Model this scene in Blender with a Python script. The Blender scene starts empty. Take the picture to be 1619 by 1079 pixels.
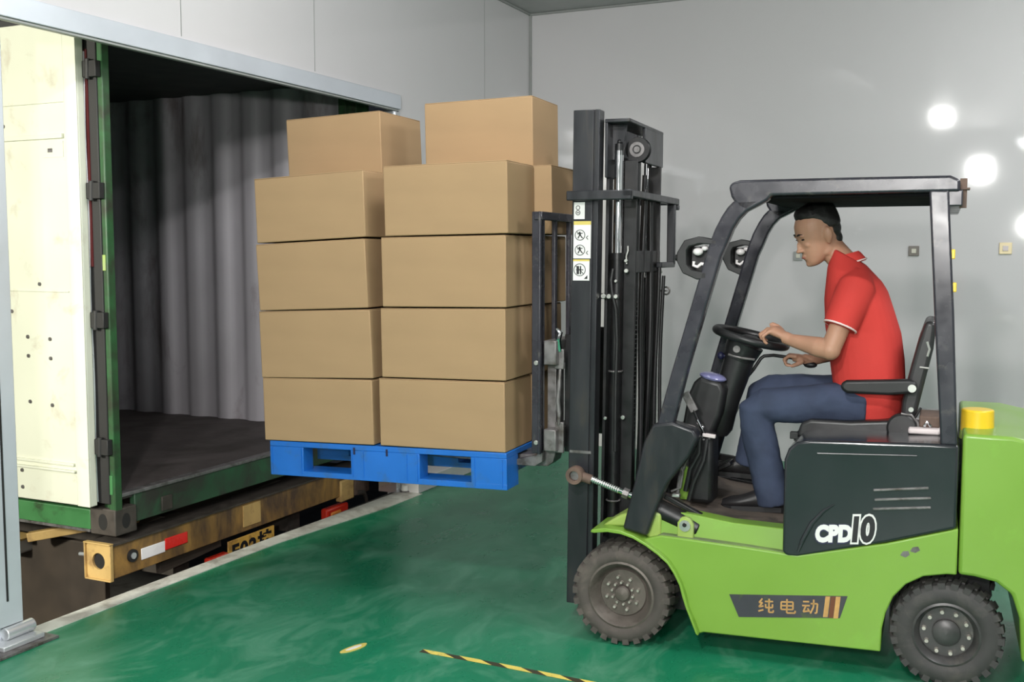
import bpy, math, random
from mathutils import Vector, Matrix
random.seed(7)
S = bpy.context.scene
COL = S.collection
PI = math.pi

# ------------------------------------------------------------------ camera
cam = bpy.data.cameras.new('camera')
cam.sensor_fit = 'HORIZONTAL'; cam.sensor_width = 36.0
cam.lens = 36.0 * 1670.0 / 1619.0
cam.clip_start = 0.05; cam.clip_end = 100
camo = bpy.data.objects.new('camera', cam); COL.objects.link(camo)
camo.location = (0, 0, 1.69)
camo.rotation_euler = (math.radians(90 - 4.775), 0, math.radians(25.03))
S.camera = camo

# ------------------------------------------------------------------ world, exposure
w = bpy.data.worlds.new('night'); S.world = w; w.use_nodes = True
w.node_tree.nodes['Background'].inputs[0].default_value = (0.55, 0.65, 0.8, 1)
w.node_tree.nodes['Background'].inputs[1].default_value = 0.02
S.view_settings.view_transform = 'Standard'; S.view_settings.look = 'None'
S.view_settings.gamma = 1; S.view_settings.use_curve_mapping = False
S.view_settings.exposure = 0.1

# ------------------------------------------------------------------ lights
def area(name, loc, target, size, power, col=(1, 1, 1), sy=None, spread=None):
    l = bpy.data.lights.new(name, 'AREA'); l.energy = power; l.color = col
    l.size = size
    if sy: l.shape = 'RECTANGLE'; l.size_y = sy
    if spread: l.spread = math.radians(spread)
    o = bpy.data.objects.new(name, l); COL.objects.link(o); o.location = loc
    d = Vector(target) - Vector(loc)
    o.rotation_euler = d.to_track_quat('-Z', 'Y').to_euler()
    return o
# ceiling lamps of the hall, plus an added fill for the left wall
area('ceiling_lamp_a', (-0.94, 0.13, 3.70), (-1.1, 2.2, 0), 0.20, 105, (1, 0.985, 0.96), 0.24)
area('ceiling_lamp_b', (-0.45, -2.6, 3.10), (-1.3, 4.5, 1.0), 0.24, 150, (1, 0.985, 0.96), 0.26)
area('left_wall_fill', (-1.6, 3.8, 3.66), (-3.9, 3.5, 2.3), 1.6, 46, (0.99, 0.985, 1.0), 0.5)  # added fill that brightens the left wall, turned away from the back wall
area('ceiling_lamp_d', (1.1, 6.6, 3.72), (-0.4, 7.2, 0), 1.2, 50, (0.98, 0.985, 1.0), 0.3)
area('ceiling_lamp_e', (1.9, 3.2, 3.72), (1.5, 3.6, 0), 1.2, 80, (0.98, 0.985, 1.0), 0.3)
area('ceiling_lamp_f', (0.9, -4.5, 3.72), (0.6, -3.5, 0), 1.6, 110, (0.98, 0.985, 1.0), 0.6)
# work light standing beside the camera operator
area('work_light', (0.30, -1.6, 2.12), (-1.6, 5.5, 1.3), 0.14, 85, (1, 0.98, 0.95), 0.16)
# flood lamp outside over the loading bay
area('loading_bay_lamp', (-5.0, -1.8, 2.6), (-4.6, 3.9, 0.8), 0.5, 430, (1, 0.985, 0.85), 0.5)

# ------------------------------------------------------------------ materials
def nodes_of(name):
    m = bpy.data.materials.new(name); m.use_nodes = True
    nt = m.node_tree; b = nt.nodes['Principled BSDF']
    return m, nt, b
def tex_coord(nt, scale=1.0, kind='Object'):
    tc = nt.nodes.new('ShaderNodeTexCoord'); mp = nt.nodes.new('ShaderNodeMapping')
    sc = scale if isinstance(scale, tuple) else (scale,) * 3
    mp.inputs['Scale'].default_value = sc
    nt.links.new(tc.outputs[kind], mp.inputs['Vector']); return mp.outputs['Vector']
def noise(nt, vec, scale, detail=4, rough=0.5, dist=0.0):
    n = nt.nodes.new('ShaderNodeTexNoise'); n.inputs['Scale'].default_value = scale
    n.inputs['Detail'].default_value = detail; n.inputs['Roughness'].default_value = rough
    n.inputs['Distortion'].default_value = dist
    nt.links.new(vec, n.inputs['Vector']); return n.outputs['Fac']
def ramp(nt, fac, stops):
    r = nt.nodes.new('ShaderNodeValToRGB'); e = r.color_ramp.elements
    while len(e) < len(stops): e.new(0.5)
    for i, (p, c) in enumerate(stops):
        e[i].position = p; e[i].color = (*c, 1) if len(c) == 3 else c
    nt.links.new(fac, r.inputs['Fac']); return r.outputs['Color']
def mixc(nt, fac, a, b):
    m = nt.nodes.new('ShaderNodeMix'); m.data_type = 'RGBA'
    for s, v in ((m.inputs['Factor'], fac), (m.inputs['A'], a), (m.inputs['B'], b)):
        if hasattr(v, 'is_linked') or hasattr(v, 'links'): nt.links.new(v, s)
        elif isinstance(v, (int, float)): s.default_value = v
        else: s.default_value = (*v, 1)
    return m.outputs['Result']
def bump(nt, b, h, strength, dist=0.01):
    n = nt.nodes.new('ShaderNodeBump'); n.inputs['Strength'].default_value = strength
    n.inputs['Distance'].default_value = dist
    nt.links.new(h, n.inputs['Height']); nt.links.new(n.outputs['Normal'], b.inputs['Normal'])
def mat(name, col, rough=0.5, metal=0.0, var=0.08, vs=6.0, rvar=0.08, dirt=None, dirt_amt=0.5, ds=3.0, bmp=0.0, bs=60.0, coat=0.0, stretch=None, spec=0.5):
    m, nt, b = nodes_of(name)
    v = tex_coord(nt, stretch if stretch else 1.0)
    n = noise(nt, v, vs)
    lo = tuple(max(0, c * (1 - var)) for c in col); hi = tuple(min(1, c * (1 + var)) for c in col)
    c = ramp(nt, n, [(0.3, lo), (0.7, hi)])
    if dirt:
        n2 = noise(nt, v, ds, 8, 0.65, 0.4)
        f = ramp(nt, n2, [(0.62 - dirt_amt * 0.35, (0, 0, 0)), (0.72 - dirt_amt * 0.15, (1, 1, 1))])
        c = mixc(nt, f, c, dirt)
    nt.links.new(c, b.inputs['Base Color'])
    rr = ramp(nt, n, [(0.3, (max(0.02, rough - rvar),) * 3), (0.7, (min(1, rough + rvar),) * 3)])
    nt.links.new(rr, b.inputs['Roughness'])
    b.inputs['Metallic'].default_value = metal
    b.inputs['Specular IOR Level'].default_value = spec
    if coat: b.inputs['Coat Weight'].default_value = coat; b.inputs['Coat Roughness'].default_value = 0.12
    if bmp: bump(nt, b, noise(nt, v, bs, 3), bmp, 0.002)
    return m

M = {}
M['wall'] = mat('grey_wall_panel', (0.60, 0.585, 0.592), 0.048, 0, 0.02, 0.8, 0.010, bmp=0.02, bs=1.2, spec=0.4)
M['ceiling'] = mat('ceiling_panel', (0.42, 0.42, 0.42), 0.5)
M['alu'] = mat('brushed_aluminium', (0.58, 0.61, 0.66), 0.38, 0.25, 0.06, 3)
M['alu2'] = mat('pale_aluminium', (0.62, 0.64, 0.66), 0.3, 0.6, 0.06, 3)
M['seam'] = mat('seam_grey', (0.30, 0.31, 0.30), 0.4)
M['dark'] = mat('dark_void', (0.012, 0.011, 0.010), 0.9)
M['thresh'] = mat('threshold_white', (0.62, 0.62, 0.56), 0.5, 0, 0.12, 5, dirt=(0.33, 0.31, 0.27), dirt_amt=0.5, ds=5)
M['concrete'] = mat('dock_concrete', (0.10, 0.095, 0.085), 0.8, dirt=(0.04, 0.035, 0.03))
# floor
def floor_mat():
    m, nt, b = nodes_of('green_epoxy_floor')
    v = tex_coord(nt, 1.0)
    n = noise(nt, v, 0.9, 5)
    c = ramp(nt, n, [(0.3, (0.009, 0.150, 0.072)), (0.7, (0.014, 0.215, 0.105))])
    n2 = noise(nt, tex_coord(nt, (1.6, 0.9, 1)), 2.6, 9, 0.68, 0.8)
    f = ramp(nt, n2, [(0.47, (0, 0, 0)), (0.70, (0.55, 0.55, 0.55))])
    c = mixc(nt, f, c, (0.16, 0.36, 0.25))
    n3 = noise(nt, tex_coord(nt, (0.7, 9, 1)), 3.5, 6, 0.6, 1.2)
    f3 = ramp(nt, n3, [(0.66, (0, 0, 0)), (0.72, (0.4, 0.4, 0.4))])
    c = mixc(nt, f3, c, (0.006, 0.10, 0.05))
    nt.links.new(c, b.inputs['Base Color'])
    r = ramp(nt, n2, [(0.3, (0.22,) * 3), (0.7, (0.42,) * 3)])
    nt.links.new(r, b.inputs['Roughness'])
    bump(nt, b, n2, 0.04, 0.01)
    return m
M['floor'] = floor_mat()
M['card'] = mat('brown_cardboard', (0.350, 0.233, 0.127), 0.75, 0, 0.05, 2.0, 0.03, bmp=0.06, bs=90, stretch=(1, 1, 4), spec=0.25)
M['blue'] = mat('blue_plastic', (0.012, 0.135, 0.50), 0.38, 0, 0.08, 5, dirt=(0.03, 0.12, 0.33), dirt_amt=0.25, ds=9)
M['lime'] = mat('lime_paint', (0.188, 0.350, 0.046), 0.36, 0, 0.04, 3, 0.05, dirt=(0.20, 0.40, 0.05), dirt_amt=0.12, ds=4, coat=0.1)
M['limed'] = mat('dusty_lime_paint', (0.30, 0.42, 0.09), 0.5, 0, 0.12, 8, dirt=(0.30, 0.36, 0.17), dirt_amt=0.4, ds=6)
M['ledge'] = mat('dusty_ledge', (0.17, 0.24, 0.085), 0.75, 0, 0.2, 6, dirt=(0.13, 0.15, 0.09), dirt_amt=0.5, ds=5)
M['black'] = mat('black_gloss_paint', (0.020, 0.022, 0.026), 0.2, 0, 0.1, 4, 0.05, coat=0.3)
M['blackm'] = mat('black_frame_paint', (0.030, 0.029, 0.038), 0.27, 0, 0.15, 9, 0.08, dirt=(0.075, 0.07, 0.068), dirt_amt=0.15, ds=14)
M['mast'] = mat('charcoal_mast_steel', (0.021, 0.022, 0.026), 0.36, 0.1, 0.15, 5, 0.08, dirt=(0.034, 0.031, 0.028), dirt_amt=0.25, ds=5, stretch=(3, 3, 0.6))
M['mastd'] = mat('greasy_black_steel', (0.007, 0.007, 0.008), 0.42, 0.1, 0.3, 12, dirt=(0.022, 0.019, 0.017), dirt_amt=0.2)
M['chrome'] = mat('chrome_rod', (0.75, 0.75, 0.78), 0.12, 1.0, 0.02)
M['steel'] = mat('zinc_bolt', (0.55, 0.55, 0.52), 0.35, 0.8, 0.05)
M['steeld'] = mat('worn_grey_steel', (0.20, 0.19, 0.19), 0.42, 0.5, 0.2, 20, dirt=(0.08, 0.07, 0.06), dirt_amt=0.4, ds=12)
M['rusty'] = mat('rusty_steel', (0.13, 0.085, 0.065), 0.7, 0.2, 0.3, 20)
M['rubber'] = mat('dusty_tyre_rubber', (0.070, 0.060, 0.053), 0.85, 0, 0.18, 9, dirt=(0.11, 0.092, 0.08), dirt_amt=0.3, ds=8, bmp=0.3, bs=50)
M['rubber2'] = mat('dark_tyre_rubber', (0.045, 0.043, 0.042), 0.75, 0, 0.18, 9, dirt=(0.075, 0.068, 0.062), dirt_amt=0.3, ds=8, bmp=0.3, bs=50)
M['rim'] = mat('dusty_brown_rim', (0.135, 0.115, 0.10), 0.5, 0.3, 0.18, 12, dirt=(0.09, 0.075, 0.065), dirt_amt=0.35, ds=9)
M['rim2'] = mat('dark_grey_rim', (0.075, 0.072, 0.072), 0.42, 0.4, 0.18, 12, dirt=(0.12, 0.11, 0.10), dirt_amt=0.15, ds=9)
M['nut'] = mat('pale_wheel_nut', (0.48, 0.45, 0.40), 0.4, 0.5, 0.15, 30)
M['mat'] = mat('muddy_floor_mat', (0.125, 0.098, 0.080), 0.8, 0, 0.25, 9, dirt=(0.05, 0.042, 0.036), dirt_amt=0.4, ds=5, bmp=0.3)
M['vinyl'] = mat('black_vinyl', (0.022, 0.022, 0.023), 0.38, 0, 0.2, 12, bmp=0.15, bs=30)
M['plastic'] = mat('black_plastic', (0.012, 0.012, 0.013), 0.45, 0, 0.15, 10)
M['lens'] = mat('violet_lens', (0.20, 0.20, 0.38), 0.12, 0, 0.1, coat=0.5)
M['yellow'] = mat('yellow_plastic', (0.78, 0.52, 0.02), 0.35)
M['pale'] = mat('pale_plastic', (0.62, 0.55, 0.55), 0.5)
M['white'] = mat('sticker_white', (0.72, 0.72, 0.70), 0.5, 0, 0.04)
M['ink'] = mat('ink_black', (0.012, 0.012, 0.014), 0.5)
M['navy'] = mat('navy_ink', (0.012, 0.013, 0.05), 0.5)
M['stky'] = mat('sticker_yellow', (0.62, 0.50, 0.12), 0.5)
M['gold'] = mat('faded_orange_print', (0.52, 0.29, 0.10), 0.5, 0, 0.15, 30)
M['brownp'] = mat('brown_print', (0.14, 0.045, 0.02), 0.5)
M['greyp'] = mat('slate_decal', (0.045, 0.045, 0.055), 0.4, 0, 0.15, 9, dirt=(0.07, 0.10, 0.03), dirt_amt=0.12, ds=12)
M['skin'] = mat('skin', (0.43, 0.235, 0.155), 0.5, 0, 0.06, 12, spec=0.35)
M['skin'].node_tree.nodes['Principled BSDF'].inputs['Subsurface Weight'].default_value = 0.06
M['lip'] = mat('lips', (0.36, 0.13, 0.10), 0.45)
M['hair'] = mat('black_hair', (0.010, 0.009, 0.009), 0.55, 0, 0.3, 60, bmp=0.5, bs=150)
M['polo'] = mat('coral_red_cotton', (0.56, 0.050, 0.042), 0.82, 0, 0.05, 5, bmp=0.2, bs=160, spec=0.2)
M['piping'] = mat('white_piping', (0.80, 0.62, 0.60), 0.7)
M['collard'] = mat('dark_red_collar', (0.40, 0.03, 0.03), 0.85, spec=0.2)
M['jeans'] = mat('blue_denim', (0.048, 0.062, 0.105), 0.85, 0, 0.22, 7, bmp=0.3, bs=70, spec=0.2)
M['shoe'] = mat('black_shoe_leather', (0.016, 0.015, 0.016), 0.4)
M['cgrey'] = mat('container_grey_paint', (0.37, 0.35, 0.375), 0.55, 0, 0.1, 2.5, dirt=(0.20, 0.17, 0.175), dirt_amt=0.25, ds=2.5, stretch=(1, 1, 0.4))
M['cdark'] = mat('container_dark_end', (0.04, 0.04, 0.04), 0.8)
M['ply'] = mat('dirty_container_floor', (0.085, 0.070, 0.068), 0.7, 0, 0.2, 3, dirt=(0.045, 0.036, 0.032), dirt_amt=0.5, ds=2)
M['cgreen'] = mat('container_green_paint', (0.027, 0.098, 0.033), 0.45, 0, 0.2, 4, dirt=(0.028, 0.034, 0.020), dirt_amt=0.62, ds=5)
M['cgreen2'] = mat('container_green_rail', (0.045, 0.17, 0.055), 0.45, 0, 0.15, 4, dirt=(0.03, 0.06, 0.025), dirt_amt=0.15, ds=5)
M['sill'] = mat('grimy_green_sill', (0.022, 0.10, 0.042), 0.5, 0, 0.2, 4, dirt=(0.028, 0.028, 0.022), dirt_amt=0.85, ds=3)
M['gasket'] = mat('black_door_gasket', (0.015, 0.014, 0.014), 0.6)
M['cwhite'] = mat('cream_door_panel', (0.66, 0.67, 0.56), 0.45, 0, 0.04, 2, dirt=(0.55, 0.52, 0.42), dirt_amt=0.12, ds=5)
M['casting'] = mat('grimy_casting', (0.058, 0.048, 0.04), 0.7, 0.2, 0.3, 15)
M['tyel'] = mat('rusty_yellow_paint', (0.34, 0.19, 0.05), 0.55, 0, 0.15, 6, dirt=(0.075, 0.045, 0.028), dirt_amt=0.75, ds=5, stretch=(1, 1, 0.4))
M['tyel2'] = mat('cleaner_yellow_paint', (0.50, 0.33, 0.12), 0.55, 0, 0.12, 6, dirt=(0.30, 0.18, 0.07), dirt_amt=0.3, ds=9)
M['reflw'] = mat('white_reflector', (0.9, 0.86, 0.86), 0.3)
M['reflr'] = mat('red_reflector', (0.80, 0.02, 0.015), 0.3)
M['redlens'] = mat('red_lens', (0.55, 0.03, 0.015), 0.15, coat=0.5)
M['amber'] = mat('amber_lens', (0.70, 0.22, 0.04), 0.15, coat=0.5)
M['plate'] = mat('yellow_plate', (0.62, 0.36, 0.07), 0.5, 0, 0.1, 12, dirt=(0.25, 0.13, 0.04), dirt_amt=0.4, ds=10)
M['brownd'] = mat('muddy_brown_panel', (0.045, 0.033, 0.024), 0.8, 0, 0.3, 5)
M['tapey'] = mat('hazard_yellow', (0.78, 0.62, 0.13), 0.5, 0, 0.08, 20, dirt=(0.40, 0.38, 0.14), dirt_amt=0.12, ds=30)
M['tapeb'] = mat('hazard_black', (0.05, 0.045, 0.025), 0.5, 0, 0.1, 20)
M['swp'] = mat('switch_plate', (0.60, 0.57, 0.48), 0.4)
M['yelp'] = mat('cream_switch_plate', (0.80, 0.66, 0.40), 0.4)
M['swd'] = mat('socket_dark', (0.16, 0.14, 0.12), 0.4)

# ------------------------------------------------------------------ mesh builder
class MB:
    def __init__(s): s.v = []; s.f = []
    def add(s, vs, fs):
        n = len(s.v); s.v += [tuple(v) for v in vs]; s.f += [tuple(i + n for i in f) for f in fs]; return s
    def box(s, x0, x1, y0, y1, z0, z1):
        vs = [(x, y, z) for z in (z0, z1) for y in (y0, y1) for x in (x0, x1)]
        return s.add(vs, [(0, 2, 3, 1), (4, 5, 7, 6), (0, 1, 5, 4), (2, 6, 7, 3), (0, 4, 6, 2), (1, 3, 7, 5)])
    def mbox(s, mtx, sx, sy, sz):
        vs = [mtx @ Vector((x * sx / 2, y * sy / 2, z * sz / 2)) for z in (-1, 1) for y in (-1, 1) for x in (-1, 1)]
        return s.add(vs, [(0, 2, 3, 1), (4, 5, 7, 6), (0, 1, 5, 4), (2, 6, 7, 3), (0, 4, 6, 2), (1, 3, 7, 5)])
    def prism(s, pts, y0, y1, axis='y'):
        # pts (a,b): axis y -> (x,z); axis x -> (y,z); axis z -> (x,y)
        def mk(a, b, t): return {'y': (a, t, b), 'x': (t, a, b), 'z': (a, b, t)}[axis]
        n = len(pts)
        vs = [mk(a, b, y0) for a, b in pts] + [mk(a, b, y1) for a, b in pts]
        fs = [tuple(range(n)), tuple(range(2 * n - 1, n - 1, -1))]
        fs += [(i, i + n, (i + 1) % n + n, (i + 1) % n) for i in range(n)]
        return s.add(vs, fs)
    def bar(s, p0, p1, w_, h_, up=(0, 0, 1)):
        p0 = Vector(p0); p1 = Vector(p1); d = (p1 - p0); L = d.length; d.normalize()
        side = d.cross(Vector(up))
        if side.length < 1e-4: side = d.cross(Vector((1, 0, 0)))
        side.normalize(); u = side.cross(d)
        m = Matrix((d, side, u)).transposed().to_4x4(); m.translation = (p0 + p1) / 2
        return s.mbox(m, L, w_, h_)
    def rings(s, rings, cap=True):
        n = len(rings[0]); vs = [p for r in rings for p in r]; fs = []
        for k in range(len(rings) - 1):
            for i in range(n):
                j = (i + 1) % n
                fs.append((k * n + i, k * n + j, (k + 1) * n + j, (k + 1) * n + i))
        if cap: fs.append(tuple(range(n - 1, -1, -1))); fs.append(tuple((len(rings) - 1) * n + i for i in range(n)))
        return s.add(vs, fs)
    def cyl(s, p0, p1, r0, r1=None, n=20):
        return s.tube([p0, p1], [r0, r0 if r1 is None else r1], n)
    def tube(s, pts, r, n=12, flat=1.0):
        pts = [Vector(p) for p in pts]; R = r if isinstance(r, (list, tuple)) else [r] * len(pts)
        rings = []; ref = None
        for i, p in enumerate(pts):
            a = pts[max(0, i - 1)]; b = pts[min(len(pts) - 1, i + 1)]; d = (b - a).normalized()
            if ref is None: ref = d.cross(Vector((0.03, 0.05, 1)) if abs(d.z) < 0.9 else Vector((1, 0.02, 0))).normalized()
            side = (ref - d * ref.dot(d)).normalized(); ref = side; u = d.cross(side)
            rings.append([p + (side * math.cos(2 * PI * k / n) + u * math.sin(2 * PI * k / n) * flat) * R[i] for k in range(n)])
        return s.rings(rings)
    def lathe(s, prof, c, n=48, a0=0, a1=2 * PI):
        # axis along y through c=(x,y,z): prof of (r, dy)
        rings = []
        for k in range(n):
            t = 2 * PI * k / n
            rings.append([(c[0] + r * math.cos(t), c[1] + dy, c[2] + r * math.sin(t)) for r, dy in prof])
        m = len(prof); vs = [p for r in rings for p in r]; fs = []
        for k in range(n):
            kk = (k + 1) % n
            for i in range(m):
                j = (i + 1) % m
                fs.append((k * m + i, kk * m + i, kk * m + j, k * m + j))
        return s.add(vs, fs)
    def ell(s, c, r, rot=None, n=16, m=10):
        c = Vector(c); rings = []
        for j in range(m + 1):
            ph = PI * (j + 0.02) / (m + 0.04) - PI / 2
            rg = []
            for k in range(n):
                t = 2 * PI * k / n
                p = Vector((r[0] * math.cos(ph) * math.cos(t), r[1] * math.cos(ph) * math.sin(t), r[2] * math.sin(ph)))
                if rot: p = rot @ p
                rg.append(c + p)
            rings.append(rg)
        return s.rings(rings)
    def build(s, name, m, parent=None, bevel=0.0, smooth=None, sub=0, seg=2, kind=None, loc=None):
        me = bpy.data.meshes.new(name); vs = s.v
        if loc: vs = [(a - loc[0], b - loc[1], c - loc[2]) for a, b, c in vs]
        me.from_pydata(vs, [], s.f); me.update()
        import bmesh
        bm = bmesh.new(); bm.from_mesh(me); bmesh.ops.recalc_face_normals(bm, faces=bm.faces); bm.to_mesh(me); bm.free()
        me.materials.append(m)
        o = bpy.data.objects.new(name, me); COL.objects.link(o)
        if loc: o.location = loc
        if parent: o.parent = parent
        if bevel:
            b = o.modifiers.new('bevel', 'BEVEL'); b.width = bevel; b.segments = seg; b.limit_method = 'ANGLE'; b.angle_limit = math.radians(35)
        if sub:
            q = o.modifiers.new('sub', 'SUBSURF'); q.levels = sub; q.render_levels = sub
        if smooth or bevel or sub:
            for p in me.polygons: p.use_smooth = True
            if not sub:
                try: me.set_sharp_from_angle(angle=math.radians(smooth if isinstance(smooth, (int, float)) and smooth > 1 else 40))
                except Exception: pass
        if kind: o['kind'] = kind
        return o
def tag(o, label, cat, group=None):
    o['label'] = label; o['category'] = cat
    if group: o['group'] = group
    return o
def empty(name, loc=(0, 0, 0), rz=0):
    o = bpy.data.objects.new(name, None); COL.objects.link(o); o.location = loc; o.rotation_euler = (0, 0, rz); o.empty_display_size = 0.1
    return o
def remesh(o, voxel, it=6, fac=0.5):
    r = o.modifiers.new('remesh', 'REMESH'); r.mode = 'VOXEL'; r.voxel_size = voxel; r.use_smooth_shade = True
    q = o.modifiers.new('smooth', 'SMOOTH'); q.factor = fac; q.iterations = it
    return o

# ------------------------------------------------------------------ the hall
XW, YB, ZC = -3.85, 8.618, 3.772
DY0, DY1, DZ = 3.167, 6.33, 2.70          # the loading doorway
def struct(name, mb, m, **k): return mb.build(name, m, kind='structure', **k)
struct('floor', MB().box(XW, 4.2, -8.0, YB, -0.15, 0), M['floor'])
struct('ceiling', MB().box(XW - 0.15, 4.2, -8.0, YB, ZC, ZC + 0.1), M['ceiling'])
struct('wall_back', MB().box(XW - 0.15, 4.2, YB, YB + 0.12, -0.1, ZC + 0.1), M['wall'])
struct('wall_right', MB().box(4.2, 4.32, -8.0, YB, -0.1, ZC + 0.1), M['wall'])
struct('wall_front', MB().box(XW - 0.15, 4.2, -8.12, -8.0, -0.1, ZC + 0.1), M['wall'])
wl = MB()
wl.box(XW - 0.12, XW, -8.0, DY0 - 0.12, -0.1, ZC); wl.box(XW - 0.12, XW, DY1 + 0.06, YB, -0.1, ZC)
wl.box(XW - 0.12, XW, DY0 - 0.12, DY1 + 0.06, DZ + 0.06, ZC)
struct('wall_left', wl, M['wall'])
# panel seams on the left wall, coves at the ceiling and corner
sm = MB()
for y in (4.26, 5.41, 7.72): sm.box(XW, XW + 0.0015, y, y + 0.006, DZ + 0.09, ZC - 0.02)
struct('trim_1', sm, M['seam'])
struct('trim_2', MB().box(XW, XW + 0.02, YB - 0.02, YB, 0, ZC).box(XW, 4.2, YB - 0.015, YB, ZC - 0.02, ZC).box(XW, XW + 0.015, -4, YB, ZC - 0.02, ZC), M['seam'], bevel=0.004)
# door frame: header band, lip below, jambs
struct('trim_3', MB().box(XW, XW + 0.03, DY0 - 0.4, DY1 + 0.045, 2.675, 2.772), M['alu'], bevel=0.003)
struct('trim_4', MB().box(XW - 0.01, XW + 0.02, DY0 - 0.12, DY1 + 0.03, 2.662, 2.674), M['seam'], bevel=0.003)
jl = MB().box(XW - 0.12, XW + 0.02, DY0 - 0.26, DY0, 0.09, 2.675)
struct('trim_5', jl, M['alu'], bevel=0.004)
struct('trim_6', MB().box(XW + 0.02, XW + 0.024, DY0 - 0.082, DY0 - 0.074, 0.2, 2.6), M['gasket'])
jr = MB().box(XW - 0.14, XW + 0.01, DY1 - 0.03, DY1 + 0.06, 0, 2.66).box(XW - 0.14, XW + 0.02, DY1 - 0.012, DY1 + 0.006, 0, 2.66)
struct('trim_7', jr, M['alu2'], bevel=0.003)
struct('trim_8', MB().prism([(-3.93, DY0 - 0.05), (-3.825, DY0 - 0.05), (-3.815, 3.9), (-3.79, 4.9), (-3.745, 5.3), (-3.67, 5.9), (-3.66, DY1 + 0.02), (-3.85, DY1 + 0.02), (-3.86, 5.9), (-3.90, 4.9)], 0.0, 0.004, axis='z'), M['thresh'])
struct('baseboard_left', MB().prism([(XW, DY1 + 0.02), (XW + 0.16, DY1 + 0.02), (XW + 0.16, YB - 0.01), (XW, YB - 0.01)], 0.0, 0.10, axis='z'), M['wall'], bevel=0.004)
struct('trim_9', MB().box(XW - 0.045, XW - 0.0, DY0 - 0.1, DY1 + 0.1, -1.2, -0.004), M['concrete'])
tg = MB().box(XW - 0.09, XW + 0.04, DY0 - 0.14, DY0 + 0.03, 0.0, 0.035); tg.cyl((XW + 0.01, DY0 - 0.02, 0.065), (XW + 0.01, DY0 + 0.045, 0.065), 0.026)
tg.box(XW - 0.02, XW + 0.11, DY0 - 0.3, DY0 + 0.08, 0.0, 0.012).box(XW - 0.1, XW + 0.03, DY0 - 0.26, DY0, 0.03, 0.095)
g = empty('door_floor_guide', (XW, DY0, 0)); tag(g, 'silver floor guide with rounded roller at foot of left door post', 'door hardware')
p = MB(); p.tube([(0.02, -0.1, 0.06), (0.02, 0.045, 0.062)], 0.028, 16); p.box(0.0, 0.09, -0.16, 0.05, 0.012, 0.034); p.build('roller_housing', M['alu2'], g, bevel=0.004)
MB().box(-0.02, 0.13, -0.34, 0.09, 0.0, 0.012).build('base_plate', M['steeld'], g, bevel=0.002)
MB().box(-0.10, 0.0, -0.26, -0.01, 0.0, 0.09).build('foot_block', M['alu'], g, bevel=0.004)
stp = empty('door_stop', (XW + 0.05, DY1 + 0.02, 0)); tag(stp, 'small round white door stop at foot of far door jamb', 'door stop')
MB().cyl((0, 0, 0.012), (0, 0, 0.05), 0.03, 0.024, 18).build('rubber_cap', M['white'], stp, bevel=0.006)
MB().cyl((0, 0, 0), (0, 0, 0.012), 0.035, n=18).build('base_plate', M['steeld'], stp)
# ground outside
struct('floor_outside', MB().box(-14, XW - 0.14, -2, 12, -1.3, -1.2), M['concrete'])

# wall plates
def plate(x, z, label, dark=False, s=0.085, cat='wall switch'):
    r = empty('wall_switch', (x, YB, z)); tag(r, label, cat)
    MB().box(-s / 2, s / 2, -0.012, 0, -s / 2, s / 2).build('plate', (M['swd'] if x > -1 else M['seam']) if dark else M['yelp'], r, bevel=0.003)
    MB().box(-s / 4.5, s / 4.5, -0.018, -0.010, -s / 4.5, s / 4.5).build('rocker', M['swp'] if dark else M['pale'], r, bevel=0.002)
plate(-0.643, 1.704, 'small dark framed wall switch seen through the forklift cab behind the driver', True, 0.075)
plate(-0.01, 1.723, 'square cream wall switch plate on grey wall right of the forklift', False, 0.085)
plate(-1.506, 1.665, 'grey wall switch just in front of the driver face on back wall', True, 0.07)

# ------------------------------------------------------------------ floor marks
def flat(pts, z): 
    b = MB(); b.prism([(x, y) for x, y in pts], z, z + 0.0012, axis='z'); return b
tp = empty('hazard_tape', (-2.2, 3.81, 0)); tag(tp, 'worn yellow and black striped hazard tape on the green floor', 'floor tape')
x = 0.0; L = 1.5; wd = 0.032
def ty(x): return -0.012 - 0.012 * x + 0.004 * math.sin(5 * x)
b = MB()
N = 30
top = [(x0 * L / N, ty(x0 * L / N) + wd / 2) for x0 in range(N + 1)]; bot = [(x0 * L / N, ty(x0 * L / N) - wd / 2) for x0 in range(N, -1, -1)]
b.prism(top + bot, 0, 0.0012, axis='z'); b.build('tape_backing', M['tapeb'], tp)
for xs in (0.0, 0.175, 0.36, 0.535, 0.72, 0.9, 1.08, 1.26):
    b = MB(); q = [(xs + 0.0, ty(xs) + wd / 2), (xs + 0.10, ty(xs + 0.10) + wd / 2), (xs + 0.165, ty(xs + 0.165) - wd / 2), (xs + 0.055, ty(xs + 0.055) - wd / 2)]
    b.prism(q, 0.0012, 0.0018, axis='z'); b.build('yellow_stripe', M['tapey'], tp)
sc = MB(); pts = []
for k in range(24):
    t = 2 * PI * k / 24; pts.append((0.072 * math.cos(t) * (1 + 0.06 * math.sin(3 * t)), 0.022 * math.sin(t)))
sc.prism(pts, 0, 0.003, axis='z')
sco = sc.build('paper_scrap', M['stky']); sco.location = (-2.475, 3.70, 0.0); sco.rotation_euler = (0, 0, math.radians(73))
tag(sco, 'small oval yellowish scrap lying flat on the green floor', 'scrap')
s2 = MB(); s2.prism([(a * 0.6, b_ * 0.45) for a, b_ in pts], 0.003, 0.004, axis='z'); s2.build('print', M['white'], sco)

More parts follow.
